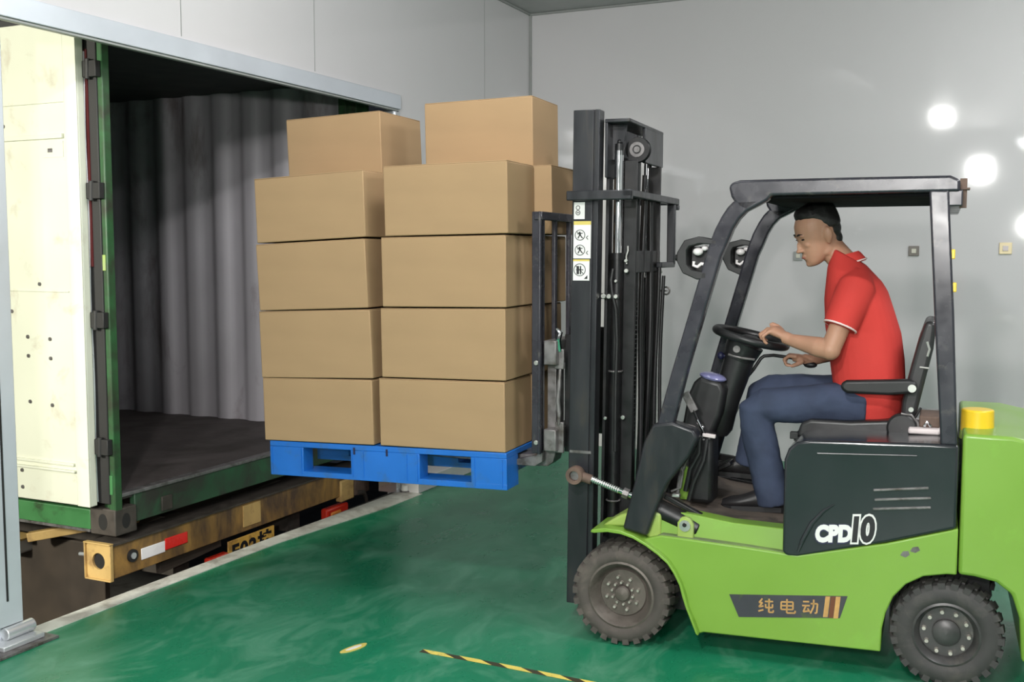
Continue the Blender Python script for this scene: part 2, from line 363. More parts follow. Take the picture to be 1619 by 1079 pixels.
# ------------------------------------------------------------------ forklift frame
FO = Vector((-1.4802, 4.7333, 0)); FR = math.radians(183)
def fw(x, y, z):
    return FO + Matrix.Rotation(FR, 3, 'Z') @ Vector((x, y, z))
def ftop(name, px, py, pz):      # empty for another thing that shares the forklift's heading
    return empty(name, fw(px, py, pz), FR)
F = empty('forklift', FO, FR)
tag(F, 'lime green and black electric forklift truck carrying a loaded pallet', 'forklift')

# chassis
ch = MB()
side = [(-0.085, 0.470), (-0.109, 0.458), (-0.16, 0.428), (-0.205, 0.392), (-0.236, 0.35), (-0.26, 0.303), (-0.277, 0.258), (-0.288, 0.212), (-0.300, 0.178), (-0.316, 0.148), (-0.338, 0.092),
        (-0.355, 0.100), (-1.058, 0.118), (-1.060, 0.212), (-1.073, 0.278), (-1.099, 0.345), (-1.144, 0.401), (-1.207, 0.440), (-1.29, 0.458), (-1.325, 0.459),
        (-1.325, 0.640), (-1.066, 0.556), (-0.731, 0.472), (-0.5, 0.484), (-0.17, 0.496)]
ch.prism(side, -0.5, 0.5)
ch.build('chassis', M['lime'], F, bevel=0.006)
# riser between the side ledge and the cab floor, with a dusty ledge at its foot
for sgn in (1, -1):
    vs = [(-0.10, 0.462 * sgn, 0.488), (-0.69, 0.462 * sgn, 0.47), (-0.69, 0.445 * sgn, 0.562), (-0.46, 0.445 * sgn, 0.566), (-0.30, 0.445 * sgn, 0.585), (-0.10, 0.445 * sgn, 0.60)]
    vs += [(a, 0.36 * sgn, c) for a, b_, c in vs]
    fl = MB(); fl.add(vs, [(0, 1, 2, 3, 4, 5), (6, 7, 8, 9, 10, 11), (0, 6, 7, 1), (1, 7, 8, 2), (2, 8, 9, 3), (3, 9, 10, 4), (4, 10, 11, 5), (5, 11, 6, 0)])
    fl.build('side_step', M['lime'] if sgn == 1 else M['mastd'], F, bevel=0.004)
    MB().prism([(-0.15, 0.490), (-0.69, 0.470), (-0.69, 0.477), (-0.5, 0.488), (-0.17, 0.500)], 0.455 * sgn, 0.492 * sgn).build('ledge_dust', M['ledge'], F)
# fenders over the front wheels
for sgn in (1, -1):
    arc = [(0.135, 0.488), (0.13, 0.499), (0.07, 0.512), (0.002, 0.508), (-0.055, 0.492), (-0.109, 0.466), (-0.16, 0.434), (-0.205, 0.398), (-0.24, 0.352), (-0.266, 0.303), (-0.28, 0.26), (-0.293, 0.212), (-0.318, 0.150), (-0.340, 0.094)]
    inn = [(0.12, 0.485), (0.06, 0.495), (0.0, 0.492), (-0.055, 0.478), (-0.109, 0.452), (-0.16, 0.420), (-0.205, 0.384), (-0.232, 0.345), (-0.256, 0.300), (-0.27, 0.25), (-0.283, 0.21), (-0.308, 0.150), (-0.330, 0.097)]
    fb = MB(); fb.prism(arc + inn[::-1], sgn * 0.30, sgn * 0.53); fb.build('front_fender', M['lime'], F, bevel=0.003)
    # dusty top of the fender rising to the bulkhead
    ft = MB(); ft.prism([(0.10, 0.506), (0.02, 0.56), (-0.10, 0.60), (-0.16, 0.58), (-0.16, 0.44), (-0.08, 0.49), (0.0, 0.51)], sgn * 0.30, sgn * 0.47)
    ft.build('fender_top', M['limed'], F, bevel=0.01)
MB().box(-1.08, -1.45, -0.30, 0.30, 0.13, 0.47).build('axle_housing', M['mastd'], F)
MB().box(0.10, -0.34, -0.31, 0.31, 0.12, 0.50).build('axle_housing', M['mastd'], F)
# bulkhead and floor
bh = MB().prism([(-0.05, 0.50), (-0.04, 0.84), (-0.10, 0.86), (-0.14, 0.62), (-0.16, 0.56)], -0.40, 0.22)
bh.build('bulkhead', M['mastd'], F, bevel=0.005)
MB().prism([(-0.19, 0.60), (-0.19, 0.76), (-0.235, 0.74), (-0.235, 0.60)], 0.23, 0.25).build('inner_bracket', M['lime'], F, bevel=0.003)
fm = MB().prism([(-0.10, 0.50), (-0.10, 0.625), (-0.16, 0.608), (-0.30, 0.572), (-0.45, 0.555), (-0.69, 0.552), (-0.69, 0.46), (-0.3, 0.46)], -0.42, 0.42)
fm.build('floor_mat', M['mat'], F, bevel=0.004)
MB().prism([(-0.12, 0.58), (-0.12, 0.70), (-0.30, 0.68), (-0.45, 0.64), (-0.69, 0.62), (-0.69, 0.54)], -0.45, -0.43).build('kick_panel', M['mastd'], F, bevel=0.004)
# counterweight
cw = MB()
cwp = [(-1.330, 0.46), (-1.330, 1.005), (-1.50, 1.005), (-1.60, 0.985), (-1.68, 0.93), (-1.72, 0.85), (-1.735, 0.6), (-1.73, 0.16), (-1.62, 0.13), (-1.56, 0.15), (-1.548, 0.315), (-1.518, 0.405), (-1.463, 0.445), (-1.386, 0.458)]
cw.prism(cwp, -0.497, 0.497); cw.build('counterweight', M['lime'], F, bevel=0.014, seg=3)
# black battery cover
cv = MB()
cvp = [(-0.672, 0.48), (-0.672, 0.86), (-0.688, 0.905), (-0.72, 0.935), (-0.77, 0.945), (-1.22, 0.962), (-1.318, 0.962), (-1.318, 0.640), (-1.066, 0.560), (-0.731, 0.468), (-0.69, 0.466)]
cv.prism(cvp, -0.505, 0.505)
cvo = cv.build('battery_cover', M['black'], F, bevel=0.022, seg=4)
# raised lines and louvres on the cover
MB().tube([(-0.80, 0.505, 0.895), (-1.17, 0.505, 0.912)], 0.004, 8).build('moulded_line', M['black'], cvo, smooth=True)
ar = MB(); ar.tube([(-0.735, 0.507, 0.49), (-0.752, 0.507, 0.54), (-0.785, 0.507, 0.61), (-0.83, 0.507, 0.665), (-0.87, 0.507, 0.695)], [0.006, 0.010, 0.010, 0.007, 0.003], 12)
ar.build('moulded_line', M['black'], cvo, smooth=True)
for k, (z, xa, xb) in enumerate(((0.765, -1.015, -1.215), (0.727, -1.02, -1.225), (0.690, -1.015, -1.225))):
    lv = MB(); lv.bar((xa, 0.507, z), (xb, 0.507, z + 0.025), 0.008, 0.009); lv.build('louvre', M['steeld'], cvo, bevel=0.002)
# text helper
def text_mesh(txt, size, off, m, parent, name, mtx, ext=0.0012, fat=0.0, sx=1.0):
    c = bpy.data.curves.new(name, 'FONT'); c.body = txt; c.size = size; c.offset = fat; c.extrude = ext
    c.space_character = off; c.resolution_u = 4
    t = bpy.data.objects.new(name + '_tmp', c); COL.objects.link(t)
    bpy.context.view_layer.update()
    dg = bpy.context.evaluated_depsgraph_get()
    me = bpy.data.meshes.new_from_object(t.evaluated_get(dg))
    bpy.data.objects.remove(t); bpy.data.curves.remove(c)
    me.transform(Matrix.Scale(sx, 4, (1, 0, 0)))
    me.transform(mtx); me.materials.clear(); me.materials.append(m)
    o = bpy.data.objects.new(name, me); COL.objects.link(o); o.parent = parent
    return o
def face_m(x, y, z, rise=0.0, shear=0.0):
    # text plane facing +y (towards the near side), reading from the truck's front to its rear (-x)
    ex = Vector((-1, 0, rise)).normalized(); ey = Vector((-shear, 0, 1)).normalized(); ez = ex.cross(ey)
    mm = Matrix((ex, ey, Vector((0, 1, 0)))).transposed().to_4x4(); mm.translation = (x, y, z); return mm
rise = 0.10
text_mesh('CPD', 0.088, 1.05, M['navy'], cvo, 'lettering_shadow', face_m(-0.800, 0.5065, 0.539, rise, 0.04), fat=0.0105, sx=0.78)
text_mesh('CPD', 0.088, 1.05, M['white'], cvo, 'lettering', face_m(-0.800, 0.5080, 0.541, rise, 0.04), fat=0.0062, sx=0.78)
text_mesh('10', 0.135, 0.92, M['white'], cvo, 'lettering', face_m(-0.925, 0.5070, 0.555, rise, 0.06), fat=0.015, sx=0.74)
text_mesh('10', 0.135, 0.92, M['ink'], cvo, 'lettering_fill', face_m(-0.925, 0.5085, 0.555, rise, 0.06), fat=0.0068, sx=0.74)
# decal plate on the side skin
dc = MB().prism([(-0.461, 0.278), (-0.929, 0.328), (-0.902, 0.235), (-0.502, 0.187)], 0.5, 0.502)
dco = dc.build('side_decal', M['greyp'], F)
for a, c_ in ((-0.845, M['gold']), (-0.866, M['brownp']), (-0.885, M['gold'])):
    wd_ = 0.018
    MB().prism([(a, 0.319 - 0.1 * (a + 0.845) - 0.002), (a - wd_, 0.321 - 0.1 * (a + 0.845) - 0.002), (a - wd_ + 0.008, 0.233), (a + 0.008, 0.231)], 0.502, 0.5028).build('stripe', c_, dco)
def cjk(x, s, strokes):
    b = MB()
    for st in strokes:
        for (a0, b0), (a1, b1) in zip(st[:-1], st[1:]):
            z0 = 0.205 + 0.105 * 0.0; 
            X0 = x - a0 * s; X1 = x - a1 * s; rz = lambda X: 0.2135 + (-(X + 0.56)) * 0.103
            b.bar((X0, 0.5026, rz(X0) + b0 * s), (X1, 0.5026, rz(X1) + b1 * s), 0.0008, 0.0062, up=(0, 0, 1))
    return b.build('lettering', M['gold'], dco)
cs = 0.060
cjk(-0.580, cs, [[(.28, 1.0), (.06, .72), (.30, .72), (.05, .42), (.36, .48)], [(.02, .12), (.36, .22)], [(.45, .80), (1.0, .80)], [(.50, .62), (.50, .38), (.96, .38)], [(.96, .62), (.96, .38)], [(.73, 1.0), (.73, .05), (1.02, .05), (1.02, .2)]])
cjk(-0.665, cs, [[(.12, .80), (.90, .80), (.90, .28), (.12, .28), (.12, .80)], [(.12, .54), (.90, .54)], [(.50, 1.0), (.50, .04), (1.05, .04), (1.05, .2)]])
cjk(-0.755, cs, [[(.05, .85), (.45, .85)], [(.0, .58), (.50, .58)], [(.25, .58), (.08, .15), (.45, .22)], [(.36, .40), (.50, .15)], [(.55, .72), (1.0, .72), (.95, .08), (.82, .08)], [(.75, 1.0), (.74, .5), (.55, .04)]])

# wheels
def wheel(x, y, r, w_, rimr, m_tyre, m_rim, outer, inner, hubr, nuts, far=False):
    sg = -1 if far else 1
    yc = y
    wh = MB()
    rp = [(rimr, -0.03), (rimr + 0.006, -0.012), (rimr - 0.004, -0.008), (rimr - 0.014, -0.02), (rimr - 0.024, -0.05), (outer + 0.018, -0.062), (outer + 0.012, -0.052), (hubr, -0.052), (0.001, -0.052), (0.001, -0.12), (rimr - 0.02, -0.12), (rimr, -0.10)]
    wh.lathe([(a, yc + sg * b_) for a, b_ in rp], (x, 0, r), 56)
    W = wh.build('wheel', m_rim, F, smooth=35)
    ty = MB()
    tr = r - 0.013
    tpf = [(rimr, -0.016), (rimr + 0.012, -0.004), (rimr + 0.03, 0.0), (tr - 0.02, -0.004), (tr - 0.004, -0.016), (tr, -0.03), (tr, -w_ + 0.03), (tr - 0.02, -w_), (rimr, -w_), (rimr - 0.003, -0.09)]
    ty.lathe([(a, yc + sg * b_) for a, b_ in tpf], (x, 0, r), 64)
    nl = 26
    for k in range(nl):     # tread lugs
        t0 = 2 * PI * k / nl
        for part, (ya, yb, dt) in enumerate(((-0.006, -w_ * 0.5, 0.0), (-w_ * 0.5, -w_ + 0.006, PI / nl))):
            vs = []
            for yy, sk in ((ya, 0.0), (yb, 0.06)):
                for rr in (tr - 0.022 if yy == ya and part == 0 else tr - 0.006, r - (0.006 if yy == ya else 0)):
                    for dd in (-0.070, 0.070):
                        a = t0 + dt + dd * (0.95 if rr > tr else 1.0) + sk
                        vs.append((x + rr * math.cos(a), yc + sg * yy, r + rr * math.sin(a)))
            ty.add(vs, [(0, 1, 3, 2), (4, 6, 7, 5), (0, 4, 5, 1), (2, 3, 7, 6), (0, 2, 6, 4), (1, 5, 7, 3)])
    ty.build('tyre', m_tyre, W, smooth=35)
    MB().lathe([(0.0005, yc + sg * -0.055), (hubr, yc + sg * -0.055), (hubr, yc + sg * -0.035), (hubr * 0.85, yc + sg * -0.028), (hubr * 0.4, yc + sg * -0.024), (0.0005, yc + sg * -0.022)], (x, 0, r), 28).build('hub', m_rim, W, smooth=35)
    for rr, cnt, rad, ph in nuts:
        for k in range(cnt):
            t = 2 * PI * k / cnt + ph
            cx_, cz_ = x + rr * math.cos(t), r + rr * math.sin(t)
            MB().cyl((cx_, yc - sg * 0.054, cz_), (cx_, yc - sg * 0.034, cz_), rad, rad * 0.8, 8).build('wheel_nut', M['nut'], W)
    return W
wheel(0, 0.53, 0.222, 0.17, 0.142, M['rubber'], M['rim'], 0.088, 0, 0.034, [(0.047, 10, 0.0065, 0.2), (0.072, 8, 0.0075, 0.5)])
wheel(-1.296, 0.49, 0.212, 0.14, 0.122, M['rubber2'], M['rim2'], 0.095, 0, 0.052, [(0.082, 10, 0.0095, 0.1)])
wheel(0, -0.53, 0.222, 0.17, 0.142, M['rubber'], M['rim'], 0.088, 0, 0.034, [], True)
wheel(-1.296, -0.49, 0.212, 0.14, 0.122, M['rubber2'], M['rim2'], 0.095, 0, 0.052, [], True)

# overhead guard
def arcpts(pts): return pts
for sgn, nm in ((1, 'near'), (-1, 'far')):
    y1 = 0.5 * sgn; y0 = 0.44 * sgn
    rail = MB().prism([(-0.430, 1.955), (-0.442, 1.972), (-0.475, 1.981), (-0.864, 1.981), (-1.255, 1.979), (-1.290, 1.962), (-1.290, 1.918), (-1.15, 1.918), (-0.85, 1.917), (-0.60, 1.917), (-0.585, 1.898), (-0.502, 1.855), (-0.470, 1.87), (-0.440, 1.915)], y0, y1)
    rail.build('guard_side_rail', M['blackm'], F, bevel=0.012, seg=3)
    outer = [(-0.452, 1.900), (-0.425, 1.872), (-0.401, 1.835), (-0.376, 1.785), (-0.357, 1.734), (-0.335, 1.66), (-0.201, 1.183), (-0.135, 0.93)]
    inner = [(-0.590, 1.905), (-0.545, 1.885), (-0.502, 1.855), (-0.474, 1.825), (-0.450, 1.785), (-0.430, 1.735), (-0.404, 1.675), (-0.272, 1.205), (-0.205, 0.93)]
    pl = MB().prism(outer + inner[::-1], y0, y1)
    pl.build('front_pillar', M['blackm'], F, bevel=0.010, seg=3)
    rp = MB().prism([(-1.182, 1.925), (-1.252, 1.925), (-1.285, 1.45), (-1.312, 0.96), (-1.252, 0.96), (-1.215, 1.45)], y0, y1)
    rp.build('rear_pillar', M['blackm'], F, bevel=0.008, seg=3)
    lc = [(-0.131, 0.972), (-0.215, 0.985), (-0.305, 0.958), (-0.322, 0.925), (-0.286, 0.845), (-0.194, 0.722), (-0.154, 0.624), (-0.110, 0.489), (-0.003, 0.511), (-0.051, 0.71), (-0.091, 0.89)]
    MB().prism(lc, 0.43 * sgn, 0.512 * sgn).build('pillar_base_cover', M['mast'], F, bevel=0.012, seg=3)
gp = MB().box(-0.49, -0.56, -0.45, 0.45, 1.925, 1.965); gp.build('guard_front_bar', M['blackm'], F, bevel=0.01)
MB().box(-0.53, -1.26, -0.46, 0.46, 1.905, 1.925).build('underside_shade_plate', mat('painted_underside_shade', (0.008, 0.008, 0.009), 0.9, spec=0.1), F, bevel=0.004)  # added plate below the slats, near-black to paint in the underside shade
for k in range(8):
    xa = -0.62 - k * 0.08
    MB().box(xa, xa - 0.04, -0.44, 0.44, 1.925, 1.950).build('roof_slat', M['blackm'], F, bevel=0.004)
MB().box(-1.245, -1.30, -0.49, 0.49, 1.865, 1.925).build('guard_rear_bar', M['blackm'], F, bevel=0.005)
br = MB().box(-1.290, -1.315, 0.40, 0.44, 1.86, 1.97).box(-1.292, -1.325, 0.38, 0.46, 1.928, 1.934)
br.build('rear_lamp_bracket', M['rusty'], F)
for z in (1.685, 1.56):
    MB().box(-1.245 - (1.925 - z) * 0.069, -1.264 - (1.925 - z) * 0.069, 0.448, 0.49, z - 0.018, z + 0.018).build('marker_lamp', M['yellow'], F, bevel=0.003)

# headlamp housings on the front pillars
for y in (0.50, -0.50):
    hx = 0.0
    hl = MB()
    out = [(-0.221, 1.655), (-0.221, 1.69), (-0.252, 1.742), (-0.310, 1.757), (-0.385, 1.742), (-0.385, 1.722), (-0.315, 1.727), (-0.272, 1.716), (-0.262, 1.70), (-0.262, 1.640), (-0.285, 1.618), (-0.345, 1.610), (-0.345, 1.585), (-0.306, 1.580), (-0.246, 1.606)]
    hl.prism(out, y - 0.10, y + 0.0)
    hl.prism([(-0.262, 1.64), (-0.262, 1.715), (-0.38, 1.715), (-0.36, 1.612), (-0.285, 1.612)], y - 0.10, y - 0.088)
    h = hl.build('headlamp', M['plastic'], F, bevel=0.004)
    le = MB().ell((-0.300, y - 0.045, 1.695), (0.022, 0.022, 0.017)); le.ell((-0.33, y - 0.04, 1.71), (0.014, 0.015, 0.012)); le.build('reflector', M['reflw'], h, smooth=True)
    le = MB().tube([(-0.285, y - 0.04, 1.655), (-0.283, y - 0.04, 1.638), (-0.30, y - 0.04, 1.632), (-0.315, y - 0.04, 1.645), (-0.335, y - 0.04, 1.642)], 0.007, 8); le.build('bulb_clip', M['reflw'], h, smooth=True)
    MB().cyl((-0.222, y - 0.05, 1.67), (-0.205, y - 0.05, 1.67), 0.02, 0.012, 14).build('lamp_knob', M['plastic'], h, smooth=True)

# ---- mast (leans back a little)
def tl(x, z): return x - (z - 1.2) * 0.0105 + 0.0
def trail(x0, x1, y0, y1, z0, z1, b=None):
    b = b or MB()
    vs = [(tl(x, z), y, z) for z in (z0, z1) for y in (y0, y1) for x in (x0, x1)]
    b.add(vs, [(0, 2, 3, 1), (4, 5, 7, 6), (0, 1, 5, 4), (2, 6, 7, 3), (0, 4, 6, 2), (1, 3, 7, 5)]); return b
for sgn in (1, -1):
    b = trail(0.198, 0.292, sgn * 0.335, sgn * 0.352, 0.10, 2.312)
    trail(0.268, 0.292, sgn * 0.28, sgn * 0.34, 0.10, 2.312, b); trail(0.172, 0.192, sgn * 0.28, sgn * 0.352, 0.10, 2.312, b)
    trail(0.186, 0.200, sgn * 0.335, sgn * 0.345, 0.10, 2.312, b)
    mo = b.build('outer_mast_rail', M['mast'], F, bevel=0.003)
    if sgn == 1:
        MB().bar((tl(0.285, 0.73), 0.353, 0.80), (tl(0.185, 0.73), 0.353, 0.80), 0.004, 0.012).build('weld_bead', M['steeld'], mo)
        # warning stickers
        def st(x0, x1, z0, z1, head=0.0):
            s_ = MB(); s_.add([(tl(x, z), y, z) for z in (z0, z1) for y in (0.352, 0.3532) for x in (x0, x1)], [(0, 2, 3, 1), (4, 5, 7, 6), (0, 1, 5, 4), (2, 6, 7, 3), (0, 4, 6, 2), (1, 3, 7, 5)])
            so = s_.build('warning_sticker', M['white'], mo)
            if head:
                q = MB(); q.add([(tl(x, z), y, z) for z in (z1 - head, z1) for y in (0.3530, 0.3537) for x in (x0, x1)], [(0, 2, 3, 1), (4, 5, 7, 6), (0, 1, 5, 4), (2, 6, 7, 3), (0, 4, 6, 2), (1, 3, 7, 5)])
                q.build('sticker_header', M['stky'], so)
            return so
        def ringi(so, cx_, cz_, r_, bars):
            q = MB(); q.lathe([(r_, 0.3532), (r_ - 0.003, 0.3532), (r_ - 0.003, 0.3540), (r_, 0.3540)], (cx_, 0, cz_), 24)
            for (a0, b0, a1, b1, w2) in bars: q.bar((cx_ - a0 * r_, 0.3536, cz_ + b0 * r_), (cx_ - a1 * r_, 0.3536, cz_ + b1 * r_), 0.0008, w2)
            q.build('pictogram', M['ink'], so)
        s1 = st(0.233, 0.283, 1.838, 1.912)
        ringi(s1, 0.257, 1.888, 0.010, []); ringi(s1, 0.257, 1.866, 0.011, [(-.5, 0, .5, 0, 0.004)])
        s2_ = st(0.203, 0.283, 1.665, 1.829, 0.016)
        man = [(-.1, .6, 0, .1, .008), (0, .1, -.4, -.6, .005), (0, .1, .4, -.5, .005), (-.5, .2, .5, .35, .004), (-.7, .7, .7, -.7, .003)]
        ringi(s2_, 0.247, 1.768, 0.024, man); ringi(s2_, 0.247, 1.702, 0.024, man)
        q = MB()
        for zc in (1.757, 1.690): q.bar((0.218, 0.3536, zc), (0.210, 0.3536, zc + 0.008), 0.0008, 0.003).bar((0.218, 0.3536, zc), (0.210, 0.3536, zc - 0.008), 0.0008, 0.003)
        q.build('pictogram', M['ink'], s2_)
        s3 = st(0.207, 0.283, 1.568, 1.661, 0.008)
        ringi(s3, 0.248, 1.615, 0.028, [(-.3, .6, -.3, -.7, .012), (.15, .6, .15, -.7, .006), (-.6, 0, .6, .0, .004), (-.7, .7, .7, -.7, .003)])
        q = MB().prism([(0.228, 1.575), (0.212, 1.575), (0.212, 1.592)], 0.3532, 0.3540); q.build('pictogram', M['ink'], s3)
    b = trail(0.035, 0.150, sgn * 0.262, sgn * 0.276, 0.25, 2.262); trail(0.035, 0.05, sgn * 0.20, sgn * 0.27, 0.25, 2.24, b); trail(0.150, 0.165, sgn * 0.20, sgn * 0.276, 0.25, 2.24, b)
    b2 = trail(0.035, 0.095, sgn * 0.205, sgn * 0.219, 0.25, 2.10) 
    b2.build('inner_mast_rail', M['mastd'], F, bevel=0.003)
    b3 = trail(0.150, 0.165, sgn * 0.20, sgn * 0.262, 0.25, 2.24)
    b3.build('inner_mast_flange', M['mastd'], F, bevel=0.002)
# crossheads
MB().box(tl(0.05, 2.27), tl(0.165, 2.27), -0.30, 0.30, 2.258, 2.275).build('mast_crosshead', M['mast'], F, bevel=0.004)
b = MB().box(tl(0.045, 2.2), tl(0.062, 2.2), -0.28, 0.05, 2.10, 2.26); b.box(tl(0.15, 2.2), tl(0.163, 2.2), 0.12, 0.30, 2.02, 2.26)
b.prism([(tl(0.163, 2.2), 2.26), (tl(0.088, 2.2), 2.26), (tl(0.098, 2.2), 2.16), (tl(0.115, 2.2), 2.10), (tl(0.163, 2.2), 2.10)], 0.20, 0.22)
b.build('crosshead_bracket', M['mast'], F, bevel=0.004)
sh = MB(); sh.lathe([(0.012, -0.02), (0.055, -0.02), (0.057, -0.012), (0.050, -0.004), (0.050, 0.004), (0.057, 0.012), (0.055, 0.02), (0.012, 0.02)], (0.05, 0.12, 2.153), 28)
sho = sh.build('chain_sheave', M['mastd'], F, smooth=35)
MB().lathe([(0.020, 0.138), (0.034, 0.138), (0.034, 0.146), (0.020, 0.146)], (0.05, 0, 2.153), 24).build('bearing_ring', M['steeld'], sho, smooth=35)
MB().cyl((0.05, 0.08, 2.153), (0.05, 0.148, 2.153), 0.014, n=14).build('pulley_pin', M['steeld'], sho)
for q in ((tl(0.04, 1), tl(0.16, 1), -0.27, 0.27, 0.30, 0.40), (tl(0.04, 1.3), tl(0.06, 1.3), -0.26, 0.20, 1.60, 1.70), (tl(0.16, 1), tl(0.28, 1), -0.35, 0.35, 0.12, 0.2)): MB().box(*q).build('mast_crossmember', M['mastd'], F, bevel=0.003)
# U bracket guard
ub = MB()
ub.box(0.002, 0.297, 0.372, 0.400, 1.918, 1.960); ub.box(0.002, 0.045, -0.50, 0.400, 1.930, 1.962)
ub.box(0.010, 0.300, -0.50, -0.475, 1.930, 1.960); ub.box(0.27, 0.297, 0.30, 0.38, 1.920, 1.958)
ub.build('hose_guard_frame', M['mast'], F, bevel=0.005)
ud = MB(); ud.box(0.002, 0.042, -0.432, -0.402, 1.63, 1.93); ud.box(0.004, 0.034, -0.43, -0.16, 1.618, 1.645); ud.box(0.0, 0.044, -0.50, -0.46, 1.905, 1.93)
ud.build('hose_guard_post', M['mast'], F, bevel=0.005)
# lift cylinders
def cylinder(y, zt):
    b = MB().cyl((tl(0.110, 0.3), y, 0.30), (tl(0.110, zt), y, zt), 0.026, n=20); b.cyl((tl(0.11, zt), y, zt), (tl(0.11, zt), y, zt + 0.03), 0.029, n=20)
    o = b.build('lift_cylinder', M['mastd'], F, smooth=35)
    MB().cyl((tl(0.11, zt), y, zt), (tl(0.11, 2.12), y, 2.14), 0.020, n=18).build('chrome_rod', M['chrome'], o, smooth=35)
    MB().cyl((tl(0.11, 2.12), y, 2.12), (tl(0.11, 2.18), y, 2.17), 0.020, n=14).ell((tl(0.11, 2.18), y, 2.178), (0.011, 0.011, 0.011)).build('rod_end', M['mastd'], o, smooth=35)
    return o
c1 = cylinder(0.25, 1.66); c2 = cylinder(-0.25, 1.54)
for o, y, z in ((c1, 0.25, 1.16), (c2, -0.25, 1.21), (c1, 0.25, 0.57)):
    MB().lathe([(0.0275, -0.004), (0.031, -0.004), (0.031, 0.004), (0.0275, 0.004)], (0, 0, 0), 24).v
    b = MB(); b.tube([(tl(0.11, z) + 0.030 * math.cos(2 * PI * k / 16), y + 0.030 * math.sin(2 * PI * k / 16), z) for k in range(17)], 0.004, 6)
    b.build('hose_clamp', M['steeld'], o)
# hoses, chains
hoses = [((0.07, 0.10), 0.45, 2.10, 0.011), ((0.05, 0.04), 0.45, 1.98, 0.011), ((0.068, -0.03), 0.45, 2.05, 0.012), ((0.05, -0.10), 0.5, 1.95, 0.013), ((0.03, -0.17), 0.6, 1.62, 0.010), ((0.015, -0.21), 0.6, 1.58, 0.009)]
for (hx, hy), z0, z1, r_ in hoses:
    MB().tube([(tl(hx, z) + 0.006 * math.sin(z * 5 + hy * 20), hy, z) for z in [z0 + (z1 - z0) * k / 10 for k in range(11)]], r_, 10).build('hydraulic_hose', M['plastic'], F, smooth=True)
for yy in (0.155, -0.06):
    cb = MB(); z = 0.8
    while z < 2.12:
        cb.box(tl(0.100, z), tl(0.118, z), yy - 0.009, yy + 0.009, z, z + 0.017); z += 0.022
    cb.build('lift_chain', M['mastd'], F)
hz = MB().tube([(0.115, 0.285, 1.62), (0.122, 0.29, 1.57), (0.118, 0.29, 1.52), (0.10, 0.285, 1.44), (0.095, 0.28, 1.30), (0.10, 0.28, 1.1), (0.10, 0.28, 0.8)], 0.008, 10)
hz.build('hydraulic_hose', M['plastic'], F, smooth=True)
hz = MB().tube([(0.062, 0.235, 1.72), (0.06, 0.24, 1.70), (0.068, 0.24, 1.675), (0.066, 0.24, 1.64)], 0.004, 8); hz.build('grease_pipe', M['steel'], F, smooth=True)
for (a, y_, z_, r_) in ((0.155, 0.29, 1.498, 0.012), (0.130, 0.29, 1.497, 0.011), (0.098, 0.29, 1.497, 0.010), (0.064, 0.245, 1.61, 0.010), (0.066, 0.245, 1.655, 0.008), (0.10, 0.285, 1.565, 0.007), (0.02, -0.2, 1.60, 0.010), (0.142, 0.29, 0.95, 0.008), (0.075, 0.24, 0.95, 0.010)):
    MB().cyl((a, y_, z_), (a, y_ + 0.012, z_), r_, n=10).build('bolt', M['steel'], F, bevel=0.002)
MB().box(0.085, 0.170, 0.275, 0.290, 1.485, 1.51).build('clamp_bar', M['mastd'], F, bevel=0.002)
lr = MB().tube([(0.01 + 0.018 * math.cos(t * PI / 8), -0.27, 1.505 + 0.018 * math.sin(t * PI / 8)) for t in range(17)], 0.0045, 8); lr.bar((0.07, -0.26, 1.505), (0.0, -0.26, 1.505), 0.008, 0.008)
lr.build('lifting_eye', M['steeld'], F, smooth=True)
# tilt cylinder
tc = MB().cyl((-0.085, 0.42, 0.612), (-0.315, 0.42, 0.520), 0.043, n=24); tc.cyl((-0.30, 0.42, 0.527), (-0.325, 0.42, 0.516), 0.036, n=20)
tco = tc.build('tilt_cylinder', M['mastd'], F, bevel=0.005)
MB().cyl((0.19, 0.42, 0.704), (-0.05, 0.42, 0.627), 0.0125, n=14).build('chrome_rod', M['chrome'], tco, smooth=35)
th = MB()
for k in range(14):
    t = k / 14; x_, z_ = 0.165 - 0.13 * t, 0.696 - 0.042 * t
    th.cyl((x_, 0.42, z_), (x_ - 0.004, 0.42, z_ - 0.0013), 0.0145, n=12)
th.build('thread', M['steel'], tco)
MB().cyl((0.02, 0.42, 0.649), (-0.005, 0.42, 0.641), 0.024, n=8).build('lock_nut', M['steeld'], tco)
ry = MB().lathe([(0.022, 0.395), (0.038, 0.395), (0.040, 0.40), (0.040, 0.44), (0.038, 0.445), (0.022, 0.445)], (0.240, 0, 0.708), 24); ry.cyl((0.215, 0.42, 0.705), (0.165, 0.42, 0.692), 0.022, n=14); ry.cyl((0.24, 0.35, 0.708), (0.24, 0.395, 0.708), 0.02, n=14)
ry.build('rod_eye', M['rusty'], tco, smooth=35)
MB().cyl((0.24, 0.36, 0.708), (0.24, 0.43, 0.708), 0.021, n=14).build('rod_pin', M['steeld'], tco)
ea = MB().prism([(-0.235, 0.47), (-0.235, 0.555), (-0.25, 0.578), (-0.27, 0.583), (-0.29, 0.575), (-0.303, 0.552), (-0.303, 0.47)], 0.462, 0.484); eo = ea.build('cylinder_bracket', M['limed'], F, bevel=0.004)
MB().cyl((-0.268, 0.484, 0.545), (-0.268, 0.492, 0.545), 0.024, n=18).build('washer', M['steel'], eo)
MB().cyl((-0.268, 0.492, 0.55), (-0.268, 0.498, 0.55), 0.009, n=8).build('bolt', M['mastd'], eo)
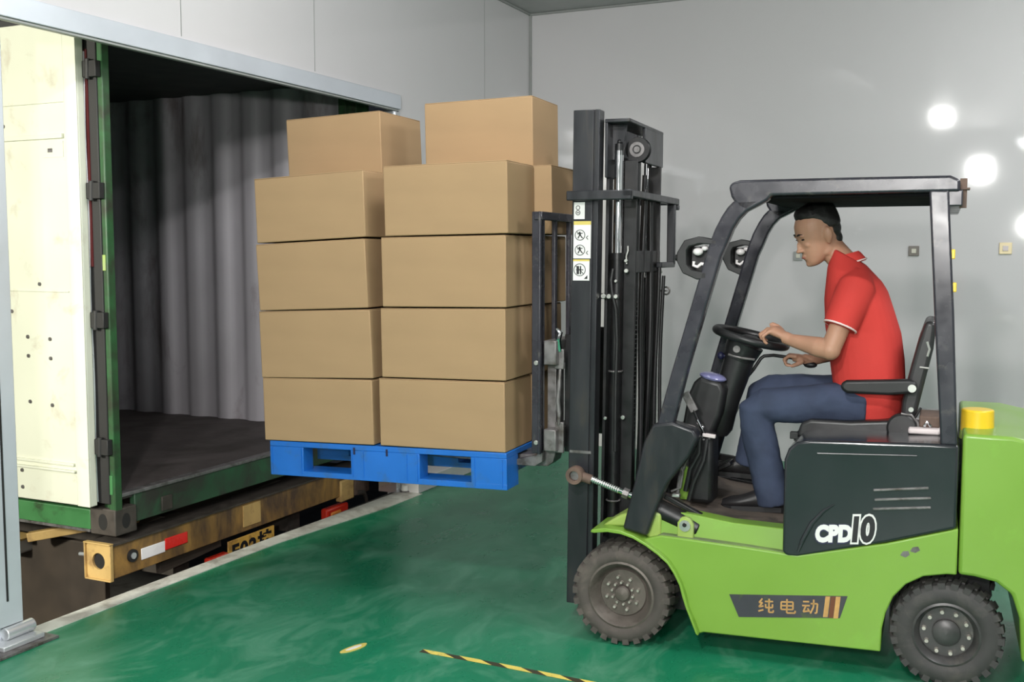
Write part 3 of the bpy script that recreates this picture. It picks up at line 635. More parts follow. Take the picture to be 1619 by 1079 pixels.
# carriage and load backrest
fb = MB()
for sgn in (1, -1):
    y = 0.40 * sgn
    fb = MB(); fb.box(0.405, 0.452, y - 0.012, y + 0.012, 0.79, 1.872); fb.box(0.405, 0.416, y - 0.03, y + 0.03, 0.79, 1.872)
    fb.build('backrest_upright', M['blackm'], F, bevel=0.003)
MB().box(0.400, 0.440, -0.42, 0.42, 1.835, 1.872).build('backrest_top_bar', M['blackm'], F, bevel=0.004)
for y in (0.20, 0.0, -0.20):
    MB().box(0.412, 0.43, y - 0.015, y + 0.015, 0.90, 1.84).build('backrest_bar', M['blackm'], F, bevel=0.003)
MB().box(0.34, 0.40, -0.40, 0.40, 1.19, 1.30).build('carriage_bar', M['steeld'], F, bevel=0.005)
MB().box(0.34, 0.40, -0.40, 0.40, 0.80, 0.90).build('carriage_bar', M['steeld'], F, bevel=0.005)
for y in (0.25, -0.27): MB().box(0.30, 0.345, y, y + 0.02, 0.78, 1.32).build('carriage_side_plate', M['mastd'], F, bevel=0.003)
MB().box(0.318, 0.362, 0.345, 0.362, 1.17, 1.26).build('carriage_end_plate', M['steeld'], F, bevel=0.003); MB().box(0.318, 0.358, 0.345, 0.362, 0.79, 0.93).build('carriage_end_plate', M['steeld'], F, bevel=0.003)
cc = MB().tube([(0.338, 0.36, 1.25), (0.345, 0.365, 1.30), (0.335, 0.365, 1.335), (0.352, 0.365, 1.35)], [0.012, 0.015, 0.014, 0.008], 8); cc.build('fork_lock_pin', M['chrome'], F, smooth=True)
cc = MB().tube([(0.335, 0.36, 1.17), (0.338, 0.365, 1.10), (0.345, 0.365, 1.03), (0.338, 0.365, 0.97), (0.34, 0.365, 0.92)], [0.006, 0.010, 0.011, 0.010, 0.007], 8); cc.build('chain_anchor', M['steeld'], F, smooth=True)
for z in (1.20, 0.84):
    MB().cyl((0.428, 0.412, z), (0.428, 0.422, z), 0.011, n=12).build('bolt', M['steel'], F, bevel=0.002)
for y in (0.26, -0.26):
    fk = MB(); fk.prism([(0.37, 1.28), (0.412, 1.28), (0.412, 0.790), (0.44, 0.765), (1.45, 0.738), (1.45, 0.726), (0.45, 0.712), (0.41, 0.715), (0.385, 0.735), (0.37, 0.785)], y - 0.055, y + 0.055)
    fk.build('fork', M['steeld'], F, bevel=0.003)
# lower fork heel stop at the near side
fk = MB().prism([(0.41, 0.83), (0.43, 0.83), (0.44, 0.775), (0.56, 0.745), (0.56, 0.722), (0.45, 0.722), (0.415, 0.745)], 0.345, 0.375); fk.build('fork_heel_stop', M['steeld'], F, bevel=0.003)

# ---- cab
# steering column leaning forward
sc_ = MB().tube([(-0.425, 0, 1.285), (-0.405, 0, 1.24), (-0.395, 0, 1.21)], [0.085, 0.078, 0.070], 20)
sco_ = sc_.build('steering_column', M['plastic'], F, smooth=35)
MB().tube([(-0.400, 0, 1.215), (-0.375, 0, 1.13), (-0.34, 0, 1.02), (-0.305, 0, 0.90), (-0.30, 0, 0.86)], [0.068, 0.066, 0.062, 0.070, 0.05], 20).build('column_cover', M['plastic'], sco_, smooth=35)
MB().tube([(-0.30, 0.0, 0.88), (-0.22, 0.0, 0.60), (-0.2, 0, 0.55)], [0.045, 0.05, 0.06], 14).build('column_foot', M['mastd'], sco_, smooth=35)
MB().tube([(-0.475, 0.055, 1.215), (-0.42, 0.075, 1.222), (-0.36, 0.062, 1.235)], 0.006, 8).build('column_band', M['steeld'], sco_, smooth=True)
MB().cyl((-0.40, 0.075, 1.262), (-0.40, 0.084, 1.262), 0.016, n=16).build('key_switch', M['steeld'], sco_, smooth=35)
MB().tube([(-0.36, 0.02, 1.225), (-0.325, 0.02, 1.225)], [0.01, 0.008], 10).ell((-0.318, 0.02, 1.225), (0.016, 0.016, 0.018)).build('indicator_stalk', M['navy'], sco_, smooth=True)
swc = Vector((-0.448, 0, 1.310)); tilt = math.radians(-13.5)
Rm = Matrix.Rotation(tilt, 3, 'Y')
sw = MB(); Rr = 0.158
sw.tube([swc + Rm @ Vector((Rr * math.cos(2 * PI * k / 40), Rr * math.sin(2 * PI * k / 40), 0)) for k in range(41)], 0.0185, 12)
swo = sw.build('steering_wheel', M['plastic'], F, smooth=True)
for a in (0.5, 2.6, 4.71):
    MB().tube([swc + Rm @ Vector((0.02 * math.cos(a), 0.02 * math.sin(a), -0.03)), swc + Rm @ Vector((Rr * math.cos(a), Rr * math.sin(a), 0))], [0.018, 0.010], 10, flat=0.5).build('spoke', M['plastic'], swo, smooth=True)
MB().tube([swc + Rm @ Vector((0, 0, -0.05)), swc + Rm @ Vector((0, 0, -0.03)), swc + Rm @ Vector((0, 0, 0.0)), swc + Rm @ Vector((0, 0, 0.006))], [0.05, 0.05, 0.042, 0.03], 20).build('horn_pad', M['plastic'], swo, smooth=35)
# instrument pod
ip = MB().prism([(-0.168, 0.885), (-0.195, 1.05), (-0.222, 1.112), (-0.250, 1.140), (-0.345, 1.118), (-0.362, 1.08), (-0.345, 0.97), (-0.305, 0.865), (-0.22, 0.855)], 0.03, 0.15)
ipo = ip.build('instrument_pod', M['plastic'], F, bevel=0.02, seg=4)
MB().ell((-0.298, 0.09, 1.134), (0.062, 0.062, 0.020), rot=Matrix.Rotation(math.radians(-12), 3, 'Y')).build('display_lens', M['lens'], ipo, smooth=True)
# levers and linkage in front of the driver's shins
lk = MB(); lk.bar((-0.218, 0.30, 1.085), (-0.262, 0.30, 1.005), 0.012, 0.034); lk.build('lever_blade', M['steeld'], F, bevel=0.002)
lk = MB().tube([(-0.258, 0.30, 1.01), (-0.285, 0.30, 0.95), (-0.305, 0.30, 0.91), (-0.33, 0.30, 0.885)], 0.007, 8); lk.build('lever_rod', M['mastd'], F, smooth=True)
for i, (a, b0, c_) in enumerate([((-0.20, 0.3, 0.945), (-0.265, 0.3, 0.93), 0.016), ((-0.27, 0.28, 0.955), (-0.30, 0.28, 0.93), 0.010), ((-0.30, 0.3, 0.905), (-0.355, 0.3, 0.90), 0.016)]):
    MB().bar(a, b0, 0.02, c_).build('linkage_plate', M['pale'] if i != 1 else M['chrome'], F, bevel=0.003)
vb = MB().box(-0.235, -0.345, 0.16, 0.30, 0.60, 0.90)
vb.build('valve_block', M['mastd'], F, bevel=0.02)
for (pts, r_, m_) in [([(-0.265, 0.32, 0.93), (-0.275, 0.33, 0.88), (-0.24, 0.34, 0.80), (-0.21, 0.34, 0.72), (-0.20, 0.34, 0.64)], 0.008, 'steeld'),
                      ([(-0.29, 0.32, 0.90), (-0.29, 0.33, 0.83), (-0.255, 0.34, 0.76), (-0.235, 0.34, 0.66)], 0.010, 'plastic'),
                      ([(-0.32, 0.31, 0.89), (-0.31, 0.33, 0.80), (-0.27, 0.34, 0.70), (-0.25, 0.34, 0.62)], 0.010, 'plastic'),
                      ([(-0.20, 0.36, 0.80), (-0.23, 0.37, 0.75), (-0.22, 0.37, 0.68), (-0.18, 0.37, 0.66)], 0.005, 'steeld'),
                      ([(-0.275, 0.31, 0.97), (-0.30, 0.30, 0.92), (-0.29, 0.31, 0.87)], 0.006, 'chrome')]:
    MB().tube(pts, r_, 8).build('control_cable', M[m_], F, smooth=True)
MB().bar((-0.16, 0.40, 0.645), (-0.36, 0.40, 0.555), 0.03, 0.02).build('linkage_rod', M['mastd'], F, bevel=0.004)
MB().box(-0.190, -0.222, 0.37, 0.40, 0.642, 0.655).build('linkage_clip', M['steel'], F, bevel=0.002)
# pedal
pd = MB().bar((-0.25, -0.08, 0.66), (-0.36, -0.08, 0.72), 0.09, 0.02); pd.bar((-0.24, -0.08, 0.66), (-0.2, -0.08, 0.60), 0.03, 0.02); pd.build('brake_pedal', M['mastd'], F, bevel=0.004)
# drive lever held by the far hand
dl = MB().tube([(-0.40, -0.05, 1.09), (-0.455, -0.05, 1.16), (-0.485, -0.055, 1.21), (-0.50, -0.06, 1.222), (-0.54, -0.07, 1.226), (-0.62, -0.09, 1.215), (-0.68, -0.10, 1.19), (-0.72, -0.10, 1.18)], 0.008, 10)
dlo = dl.build('direction_lever', M['plastic'], F, smooth=True)
MB().ell((-0.70, -0.10, 1.185), (0.03, 0.014, 0.014)).build('knob', M['plastic'], dlo, smooth=True)
# seat
se = MB().prism([(-0.685, 0.915), (-0.70, 0.965), (-0.74, 0.985), (-0.90, 0.985), (-1.06, 1.0), (-1.12, 0.985), (-1.14, 0.93), (-1.13, 0.905), (-0.70, 0.905)], -0.22, 0.22)
seo = se.build('seat_cushion', M['vinyl'], F, bevel=0.025, seg=4)
MB().box(-0.67, -1.18, -0.20, 0.20, 0.885, 0.910).build('seat_frame', M['mastd'], F, bevel=0.004)
MB().tube([(-0.74, 0.222, 0.925), (-0.90, 0.224, 0.930), (-0.99, 0.222, 0.945)], 0.004, 6).build('piping', M['steeld'], seo, smooth=True)
MB().box(-0.655, -0.69, 0.18, 0.21, 0.895, 0.925).build('seat_lever', M['plastic'], seo, bevel=0.003)
sb = MB().prism([(-1.095, 0.97), (-1.100, 1.08), (-1.125, 1.20), (-1.155, 1.33), (-1.182, 1.415), (-1.225, 1.410), (-1.215, 1.30), (-1.19, 1.18), (-1.165, 1.06), (-1.15, 0.97)], -0.21, 0.21)
sbo = sb.build('seat_backrest', M['vinyl'], F, bevel=0.018, seg=4)
MB().tube([(-1.19, 0.212, 1.33), (-1.20, 0.214, 1.30), (-1.193, 0.214, 1.27)], 0.005, 6).build('trim_clip', M['steel'], sbo, smooth=True)
MB().tube([(-1.165, 0.212, 1.225), (-1.20, 0.214, 1.222)], 0.004, 6).build('trim_clip', M['steel'], sbo, smooth=True)
ah = MB().prism([(-0.868, 1.125), (-0.862, 1.15), (-0.885, 1.165), (-1.0, 1.172), (-1.13, 1.180), (-1.16, 1.165), (-1.155, 1.125), (-1.05, 1.112), (-0.89, 1.112)], 0.235, 0.285)
aho = ah.build('armrest', M['plastic'], F, bevel=0.012, seg=3)
MB().cyl((-1.14, 0.21, 1.145), (-1.14, 0.29, 1.145), 0.016, n=16).build('armrest_pivot', M['steel'], aho, smooth=35)
rc = MB().lathe([(0.001, 0.215), (0.060, 0.215), (0.060, 0.245), (0.052, 0.252), (0.001, 0.254)], (-1.105, 0, 0.975), 28)
rco = rc.build('recliner_cover', M['plastic'], F, smooth=35)
MB().cyl((-1.138, 0.25, 1.055), (-1.138, 0.262, 1.055), 0.010, n=12).build('bolt', M['steel'], rco)
MB().tube([(-1.10, 0.245, 1.035), (-1.14, 0.245, 1.03), (-1.165, 0.245, 1.0), (-1.17, 0.245, 0.95)], 0.005, 8).build('recliner_cable', M['steeld'], rco, smooth=True)
MB().tube([(-1.155, 0.22, 1.02), (-1.175, 0.22, 1.06)], 0.005, 8).build('recliner_lever', M['plastic'], rco, smooth=True)
MB().box(-1.13, -1.25, 0.0, 0.30, 0.962, 0.985).build('fluid_tray', M['pale'], F, bevel=0.008)
MB().box(-1.17, -1.25, 0.05, 0.25, 0.985, 1.03).build('fuse_box', M['rusty'], F, bevel=0.006)
MB().tube([(-1.19, 0.26, 0.99), (-1.20, 0.26, 1.01), (-1.215, 0.26, 0.99)], 0.007, 8).build('cable_loop', M['chrome'], F, smooth=True)
# yellow cap at the rear
MB().cyl((-1.385, 0.28, 0.985), (-1.385, 0.28, 1.075), 0.062, 0.060, 28).build('warning_beacon', M['yellow'], F, bevel=0.006)
MB().cyl((-1.385, 0.28, 0.955), (-1.385, 0.28, 0.992), 0.066, 0.063, 28).build('beacon_base', M['limed'], F, bevel=0.004)
# scuff on side skin
MB().prism([(-1.155, 0.535), (-1.165, 0.552), (-1.185, 0.556), (-1.192, 0.542), (-1.175, 0.530)], 0.5, 0.5006).prism([(-1.12, 0.515), (-1.13, 0.532), (-1.15, 0.535), (-1.155, 0.52), (-1.14, 0.508)], 0.5, 0.5006).build('paint_scuff', M['steeld'], F)

# ------------------------------------------------------------------ pallet
pc = (0.535, 0.5, 0.63)
P = ftop('pallet', *pc); P.rotation_euler = (math.radians(0), math.radians(0), FR)
tag(P, 'blue plastic pallet raised on the forks under the stacked cartons', 'pallet')
tilt_p = Matrix.Rotation(math.radians(1.2), 4, 'Y')   # far end hangs a little lower
PL, PWD, PH = 1.255, 0.98, 0.168
def pbox(b, x0, x1, y0, y1, z0, z1):
    m = MB().box(x0, x1, y0, y1, z0, z1); b.add([tilt_p @ Vector(v) for v in m.v], m.f)
dk = MB(); pbox(dk, 0, PL, -PWD, 0, PH - 0.026, PH)
dk.build('deck', M['blue'], P, bevel=0.003)
for (x0, x1) in ((0.0, 0.175), (0.435, 0.80), (1.065, PL)):
    for (y0, y1) in ((-0.14 if x0 == 0 else -0.085, 0), (-PWD / 2 - 0.07, -PWD / 2 + 0.07), (-PWD, -PWD + 0.14)):
        bl = MB(); pbox(bl, x0 + (0.12 if x0 == 0 and y0 < -0.2 else 0), x1, y0, y1, 0.024, PH - 0.026); bl.build('block', M['blue'], P, bevel=0.0015)
for (y0, y1) in ((-0.14, 0), (-PWD / 2 - 0.07, -PWD / 2 + 0.07), (-PWD, -PWD + 0.14)):
    bl = MB(); pbox(bl, 0.12 if y0 < -0.2 else 0.0, PL, y0, y1, 0.0, 0.026); bl.build('bottom_runner', M['blue'], P, bevel=0.0015)
rb = MB()
for x in (0.02, 0.155, 0.445, 0.50, 0.73, 0.79, 1.075, 1.24): pbox(rb, x, x + 0.004, -0.002, 0.0035, 0.012, PH - 0.03)
rb.build('rib', M['blue'], P)
nt_ = MB()
for x in (0.60, 0.775): pbox(nt_, x, x + 0.010, -0.004, 0.002, PH - 0.045, PH - 0.012)
nt_.build('notch', M['navy'], P)

# ------------------------------------------------------------------ cartons
def carton(name, x0, x1, y1, depth, z0, h, tiltdeg, label, group=None, yaw=0.0, seam='x'):
    # x0 = end next the mast; the carton runs forward to x1; tilt lowers the forward end
    L = x1 - x0
    o = ftop(name, x0, y1, z0); o.rotation_euler = (0, 0, FR + math.radians(yaw))
    tag(o, label, 'box', group)
    tm = Matrix.Rotation(math.radians(tiltdeg), 4, 'Y')
    jit = lambda: random.uniform(-0.0015, 0.0015)
    b = MB()
    m = MB().box(0, L, -depth, 0, 0.001, h - 0.004)
    b.add([tm @ Vector((v[0] + jit(), v[1] + jit(), v[2])) for v in m.v], m.f)
    body = b.build('carton_body', M['card'], o, bevel=0.004, seg=2)
    for sg in (0, 1):
        f = MB()
        if seam == 'x': m = MB().box(0.001, L - 0.001, -depth + 0.001 if sg else -depth / 2 + 0.0012, -depth / 2 - 0.0012 if sg else -0.001, h - 0.0045, h - 0.0005)
        else: m = MB().box(0.001 if sg else L / 2 + 0.0015, L / 2 - 0.0015 if sg else L - 0.001, -depth + 0.001, -0.001, h - 0.0045, h - 0.0005)
        f.add([tm @ Vector(v) for v in m.v], m.f)
        f.build('top_flap', M['card'], o, bevel=0.0015)
    return o
GF = 'cartons stacked on the blue pallet'
names = ['bottom', 'second from bottom', 'third from bottom', 'top']
# near row: (x0, x1, z at x0, height, tilt)
right = [(0.543, 1.178, 0.799, 0.318, 0.9), (0.540, 1.164, 1.122, 0.322, 0.9), (0.538, 1.158, 1.449, 0.320, 0.8), (0.530, 1.143, 1.775, 0.320, 0.9)]
left = [(1.212, 1.822, 0.788, 0.309, 1.5), (1.214, 1.832, 1.103, 0.325, 2.1), (1.236, 1.838, 1.434, 0.323, 2.5), (1.242, 1.843, 1.764, 0.310, 2.7)]
rl = ['brown carton at the bottom of right-hand front column, on the blue pallet near the mast', 'brown carton second from the bottom in right-hand front column', 'brown carton third from the bottom in right-hand front column', 'brown carton fourth up in right-hand front column, below the upper right carton']
ll = ['brown carton at the bottom of left-hand front column, over the left end of pallet', 'brown carton second from the bottom in left-hand front column', 'brown carton third from the bottom in left-hand front column, slightly tilted', 'brown carton fourth up in left-hand front column, tilting down to the left']
for k, (a, b_, z, h, t) in enumerate(right): carton('cardboard_box', a, b_, 0.5, 0.325, z, h, t, rl[k], GF)
for k, (a, b_, z, h, t) in enumerate(left): carton('cardboard_box', a, b_, 0.5, 0.325, z, h, t, ll[k], GF)
rb_l = ['brown carton behind the front right column, resting on the pallet beside the mast', 'brown carton of second layer behind the front right column, beside the load backrest', 'brown carton of third layer behind the front right column, beside the load backrest', 'brown carton of fourth layer sticking out behind front right column beside the mast']
for k, (a, b_, z, h, t) in enumerate(right):
    dx = (-0.012, -0.03, -0.05, -0.085)[k] + 0.0
    if k: carton('cardboard_box', a + dx, b_ + dx, 0.165, 0.325, z + 0.002 , h, t, rb_l[k], GF)
    else: carton('cardboard_box', a + dx, b_ + dx, 0.165, 0.325, z + 0.002, h, t, rb_l[k], GF)
HG = 'cartons hidden in the rear of the load'
for k, (a, b_, z, h, t) in enumerate(left): carton('cardboard_box', a + 0.004, b_ + 0.004, 0.165, 0.325, z - 0.0, h, t, 'brown carton standing behind the front left column of the load', HG)
TL = carton('cardboard_box', 1.395, 1.950, 0.06, 0.45, 2.069, 0.335, 2.2, 'brown carton on the very top of the load, left one, over the container doorway', GF, yaw=0.0, seam='x')
TR = carton('cardboard_box', 0.580, 1.150, 0.06, 0.36, 2.099, 0.335, 0.9, 'brown carton on the very top of load, right one, the highest beside mast', GF, yaw=0.0, seam='y')

# ------------------------------------------------------------------ shipping container
CX = -4.10; CY0 = 3.965; CF = 0.44
C = empty('shipping_container', (CX, CY0, 0.23)); tag(C, 'green steel shipping container with open doors backed up to the doorway', 'container')
def cb(b, x0, x1, y0, y1, z0, z1): return b.box(x0, x1, y0 - CY0, y1 - CY0, z0 - 0.23, z1 - 0.23)
def cbx(b, x0, x1, y0, y1, z0, z1): return b.box(x0 - CX, x1 - CX, y0 - CY0, y1 - CY0, z0 - 0.23, z1 - 0.23)
XE = -10.0
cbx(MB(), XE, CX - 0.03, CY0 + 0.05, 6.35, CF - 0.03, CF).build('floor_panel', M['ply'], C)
# corrugated far wall
cor = []; x = CX - 0.12
prof = []
while x > XE:
    for q in range(12):
        u = math.cos(2 * PI * q / 12); prof.append((x - 0.276 * q / 12, 0.018 - 0.018 * max(-1, min(1, 1.5 * u))))
    x -= 0.276
cw_ = MB(); vs = []; n = len(prof)
for z in (CF, 2.86): vs += [(a - CX, 6.25 + d - CY0, z - 0.23) for a, d in prof]
for z in (CF, 2.86): vs += [(a - CX, 6.254 + d - CY0, z - 0.23) for a, d in prof]
fs = [(i, i + 1, n + i + 1, n + i) for i in range(n - 1)] + [(2 * n + i, 3 * n + i, 3 * n + i + 1, 2 * n + i + 1) for i in range(n - 1)]
cw_.add(vs, fs); cw_.build('corrugated_wall', M['cgrey'], C, smooth=60)
cw2 = MB(); vs = []
for z in (CF, 2.86): vs += [(a - CX, 0.06 + (0.036 - d), z - 0.23) for a, d in prof]
cw2.add(vs, [(i, i + 1, n + i + 1, n + i) for i in range(n - 1)]); cw2.build('corrugated_wall', M['cgrey'], C)
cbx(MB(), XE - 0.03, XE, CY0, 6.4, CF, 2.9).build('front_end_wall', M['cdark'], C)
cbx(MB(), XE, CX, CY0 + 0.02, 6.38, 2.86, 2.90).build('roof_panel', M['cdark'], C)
cbx(MB(), CX - 0.12, CX - 0.06, 6.20, 6.29, CF, 2.86).build('corner_post', M['cgreen'], C, bevel=0.005)
cbx(MB(), CX - 0.07, CX, 6.24, 6.405, 0.35, 2.86).build('corner_post', M['cgreen'], C, bevel=0.005)
# near corner post: green J section with grooves
po = cbx(cbx(MB(), CX - 0.045, CX, CY0 + 0.005, CY0 + 0.055, 0.36, 2.86), CX - 0.105, CX - 0.045, CY0 + 0.03, CY0 + 0.07, 0.36, 2.86)
poo = po.build('corner_post', M['cgreen'], C, bevel=0.006)
cbx(MB(), CX - 0.035, CX - 0.012, CY0 + 0.000, CY0 + 0.006, 0.45, 0.55).build('lashing_clip', M['cgreen2'], poo, bevel=0.002)
cbx(MB(), CX - 0.035, CX - 0.012, CY0 + 0.000, CY0 + 0.006, 1.60, 1.68).build('lashing_clip', M['limed'], poo, bevel=0.002)
cbx(MB(), CX - 0.115, CX - 0.030, CY0 - 0.004, CY0 + 0.03, 0.40, 2.84).build('door_gasket', M['gasket'], C, bevel=0.004)
MB().tube([(-0.105 - 0.004 * math.sin(k * 0.9), -0.012, 0.26 + k * 0.12 - 0.08) for k in range(20)], 0.006, 8).build('door_seal_cord', M['alu2'], C, smooth=True)
cbx(MB(), CX - 0.098, CX - 0.085, CY0 - 0.012, CY0 + 0.0, 1.62, 2.7).build('red_seal_strip', mat('dark_red_seal', (0.10, 0.01, 0.012), 0.5), C)
# castings with oval holes
def casting(y0, y1):
    b = cbx(MB(), CX - 0.175, CX, y0, y1, 0.232, 0.372)
    o = b.build('corner_casting', M['casting'], C, bevel=0.006)
    hs = MB(); pts = [(-0.085 + 0.030 * math.cos(2 * PI * k / 20), 0.072 + 0.043 * math.sin(2 * PI * k / 20)) for k in range(20)]
    hs.prism(pts, y0 - CY0 - 0.0015, y0 - CY0 + 0.004); hs.build('casting_hole', M['dark'], o)
    hs = MB(); pts = [((y0 + y1) / 2 - CY0 + 0.028 * math.cos(2 * PI * k / 20), 0.072 + 0.040 * math.sin(2 * PI * k / 20)) for k in range(20)]
    hs.prism(pts, -0.004, 0.0015, axis='x'); hs.build('casting_hole', M['dark'], o)
casting(CY0, CY0 + 0.15); casting(6.255, 6.405)
cbx(MB(), CX - 0.05, CX - 0.012, CY0 + 0.15, 6.255, 0.275, 0.432).build('rear_sill', M['sill'], C, bevel=0.006)
cbx(MB(), CX - 0.06, CX - 0.002, CY0 + 0.05, 6.30, 0.428, 0.447).build('sill_plate', M['steeld'], C, bevel=0.003)
rc_ = MB()
cbx(rc_, CX - 0.05, CX - 0.004, CY0 + 0.34, CY0 + 0.42, 0.29, 0.37); rc_.build('forklift_pocket', M['casting'], C, bevel=0.004)
cbx(MB(), XE, CX - 0.175, CY0 + 0.002, CY0 + 0.06, 0.252, 0.358).build('bottom_side_rail', M['cgreen2'], C, bevel=0.004)
cbx(MB(), XE, CX - 0.175, CY0 - 0.004, CY0 + 0.05, 0.240, 0.254).build('side_rail_flange', M['steeld'], C)
cbx(MB(), -4.86, -4.80, CY0 - 0.02, CY0 + 0.002, 0.27, 0.34).build('lashing_ring', M['steel'], C, bevel=0.01)
# the door folded back along the side
DX1, DX0, DYN = -4.195, -5.35, 3.900
dr = cbx(MB(), DX0, DX1, DYN, DYN + 0.045, 0.392, 2.84); dro = dr.build('door', M['cwhite'], C, bevel=0.006)
fr = cbx(MB(), DX1 - 0.085, DX1, DYN - 0.008, DYN, 0.392, 2.84); cbx(fr, DX0, DX1 - 0.085, DYN - 0.008, DYN, 2.44, 2.84)
fr.build('door_frame', M['cwhite'], dro, bevel=0.003)
for (dx_, dy_, za, zb) in ((0.10, 0.016, 2.262, 2.285), (0.10, 0.014, 0.598, 0.612), (0.09, 0.020, 0.565, 0.576), (0.10, 0.006, 1.49, 1.498)):
    cbx(MB(), DX0, DX1 - dx_, DYN - dy_, DYN, za, zb).build('door_rib', M['cwhite'], dro, bevel=0.002)
for (px_, pz_) in ((-4.71, 1.385), (-4.60, 1.255), (-4.44, 1.248), (-4.60, 1.155), (-4.44, 1.148), (-4.60, 0.915), (-4.44, 0.905), (-4.68, 0.545), (-4.68, 0.455), (-4.50, 1.53), (-4.72, 2.34)):
    b = MB(); b.cyl((px_ - CX, DYN - 0.006 - CY0, pz_ - 0.23), (px_ - CX, DYN - CY0, pz_ - 0.23), 0.010, n=10); b.build('rivet', M['steeld'], dro)
cbx(MB(), -4.44, -4.30, DYN - 0.003, DYN, 2.17, 2.25).build('door_plaque', M['cwhite'], dro); cbx(MB(), -4.405, -4.375, DYN - 0.006, DYN - 0.003, 2.195, 2.215).build('plaque_mark', M['steeld'], dro)
for z in (0.7, 1.35, 2.0, 2.6):
    b = MB(); b.cyl((DX1 + 0.030 - CX, DYN + 0.04 - CY0, z - 0.05 - 0.23), (DX1 + 0.035 - CX, DYN + 0.04 - CY0, z + 0.05 - 0.23), 0.014, n=12); b.box(DX1 - CX - 0.01, DX1 - CX + 0.09, DYN + 0.035 - CY0, DYN + 0.048 - CY0 + 0.02, z - 0.04 - 0.23, z + 0.04 - 0.23)
    b.build('hinge', M['gasket'], dro, bevel=0.003)

# ------------------------------------------------------------------ trailer
T = empty('container_trailer', (CX, CY0, -1.2)); tag(T, 'dirty yellow trailer chassis under the container with reflector and tail lamp', 'trailer')
def tb(b, x0, x1, y0, y1, z0, z1): return b.box(x0 - CX, x1 - CX, y0 - CY0, y1 - CY0, z0 + 1.2, z1 + 1.2)
bm_ = tb(MB(), CX - 0.17, CX - 0.015, 3.945, 6.30, 0.010, 0.190); bmo = bm_.build('rear_bumper', M['tyel'], T, bevel=0.004)
tb(MB(), CX - 0.175, CX, 3.945, 6.30, 0.186, 0.196).build('bumper_top_flange', M['casting'], bmo)
# end cap: plate with raised edge and round hole
ec = MB(); N = 28
hx, hz, hr = CX - 0.09, 0.103, 0.043
def ecp(x, y, z): return (x - CX, y - CY0, z + 1.2)
sq = []; ho = []
for k in range(N):
    t = 2 * PI * k / N; c_, s_ = math.cos(t), math.sin(t); q = 0.084 / max(abs(c_), abs(s_) * 0.084 / 0.093)
    sq.append((hx + c_ * q, hz + s_ * q)); ho.append((hx + hr * c_, hz + hr * s_))
vs = [ecp(a, 3.932, b_) for a, b_ in sq] + [ecp(a, 3.932, b_) for a, b_ in ho] + [ecp(a, 3.944, b_) for a, b_ in sq] + [ecp(a, 3.944, b_) for a, b_ in ho]
fs = []
for k in range(N):
    j = (k + 1) % N
    fs += [(k, j, N + j, N + k), (2 * N + k, 3 * N + k, 3 * N + j, 2 * N + j), (N + k, N + j, 3 * N + j, 3 * N + k), (k, 2 * N + k, 2 * N + j, j)]
ec.add(vs, fs); eco = ec.build('bumper_end_plate', M['tyel2'], bmo)
er = MB(); tb(er, CX - 0.178, CX + 0.004, 3.915, 3.945, 0.196, 0.203); tb(er, CX - 0.178, CX - 0.171, 3.918, 3.945, 0.01, 0.20); tb(er, CX - 0.178, CX + 0.0, 3.920, 3.945, 0.004, 0.012); tb(er, CX - 0.006, CX + 0.0, 3.925, 3.945, 0.01, 0.20)
er.build('end_plate_rim', M['tyel2'], eco, bevel=0.002)
b = MB(); b.cyl(ecp(hx, 3.9445, hz), ecp(hx, 3.9447, hz), hr * 1.25, n=24); b.build('end_plate_hole', M['dark'], eco)
b = MB(); b.cyl(ecp(CX - 0.24, 3.95, 0.12), ecp(CX - 0.17, 3.95, 0.125), 0.010, n=10); b.build('marker_stub', M['alu2'], bmo)
rf = tb(MB(), CX - 0.016, CX - 0.010, 4.150, 4.325, 0.060, 0.122); rf.build('white_reflector', M['reflw'], bmo, bevel=0.004)
rf = tb(MB(), CX - 0.016, CX - 0.009, 4.325, 4.500, 0.068, 0.132); rf.build('red_reflector', M['reflr'], bmo, bevel=0.004)
b = MB(); b.cyl(ecp(CX - 0.016, 4.085, 0.103), ecp(CX - 0.002, 4.085, 0.103), 0.034, n=20); pk = b.build('side_marker_ring', M['gasket'], bmo)
b = MB(); b.cyl(ecp(CX - 0.003, 4.085, 0.103), ecp(CX + 0.003, 4.085, 0.103), 0.017, n=16); b.build('marker_lens', M['alu2'], pk)
cpn = tb(MB(), CX - 0.015, CX - 0.008, 4.98, 5.14, 0.04, 0.17); cpn.build('clean_yellow_patch', M['tyel2'], bmo)
# chassis rails, cross beams, side board
tb(MB(), -9.5, CX - 0.17, 4.55, 4.68, -0.16, 0.18).build('chassis_rail', M['casting'], T); tb(MB(), -9.5, CX - 0.17, 5.62, 5.75, -0.16, 0.18).build('chassis_rail', M['casting'], T)
b = MB(); b.bar(ecp(-4.42, 4.45, 0.19), ecp(-4.92, 4.12, 0.10), 0.05, 0.05); b.build('outrigger', M['tyel2'], T, bevel=0.004)
sbm = tb(MB(), -5.6, -4.52, 4.28, 4.32, -0.62, 0.06); sbm.build('side_board', M['brownd'], T, bevel=0.006)
b = tb(MB(), -5.36, -5.08, 4.16, 4.30, -0.04, 0.05); bo_ = b.build('work_lamp', M['alu2'], T, bevel=0.015); tb(MB(), -5.39, -5.04, 4.15, 4.30, 0.05, 0.06).build('lamp_bracket', M['tyel2'], bo_)
tb(MB(), CX - 0.10, CX - 0.06, 4.15, 6.1, -0.42, -0.28).build('underrun_bar', M['casting'], T, bevel=0.005)
b = MB(); b.bar(ecp(CX - 0.09, 4.35, -0.05), ecp(CX - 0.09, 4.85, -0.02), 0.03, 0.06); b.build('cross_brace', M['brownd'], T)
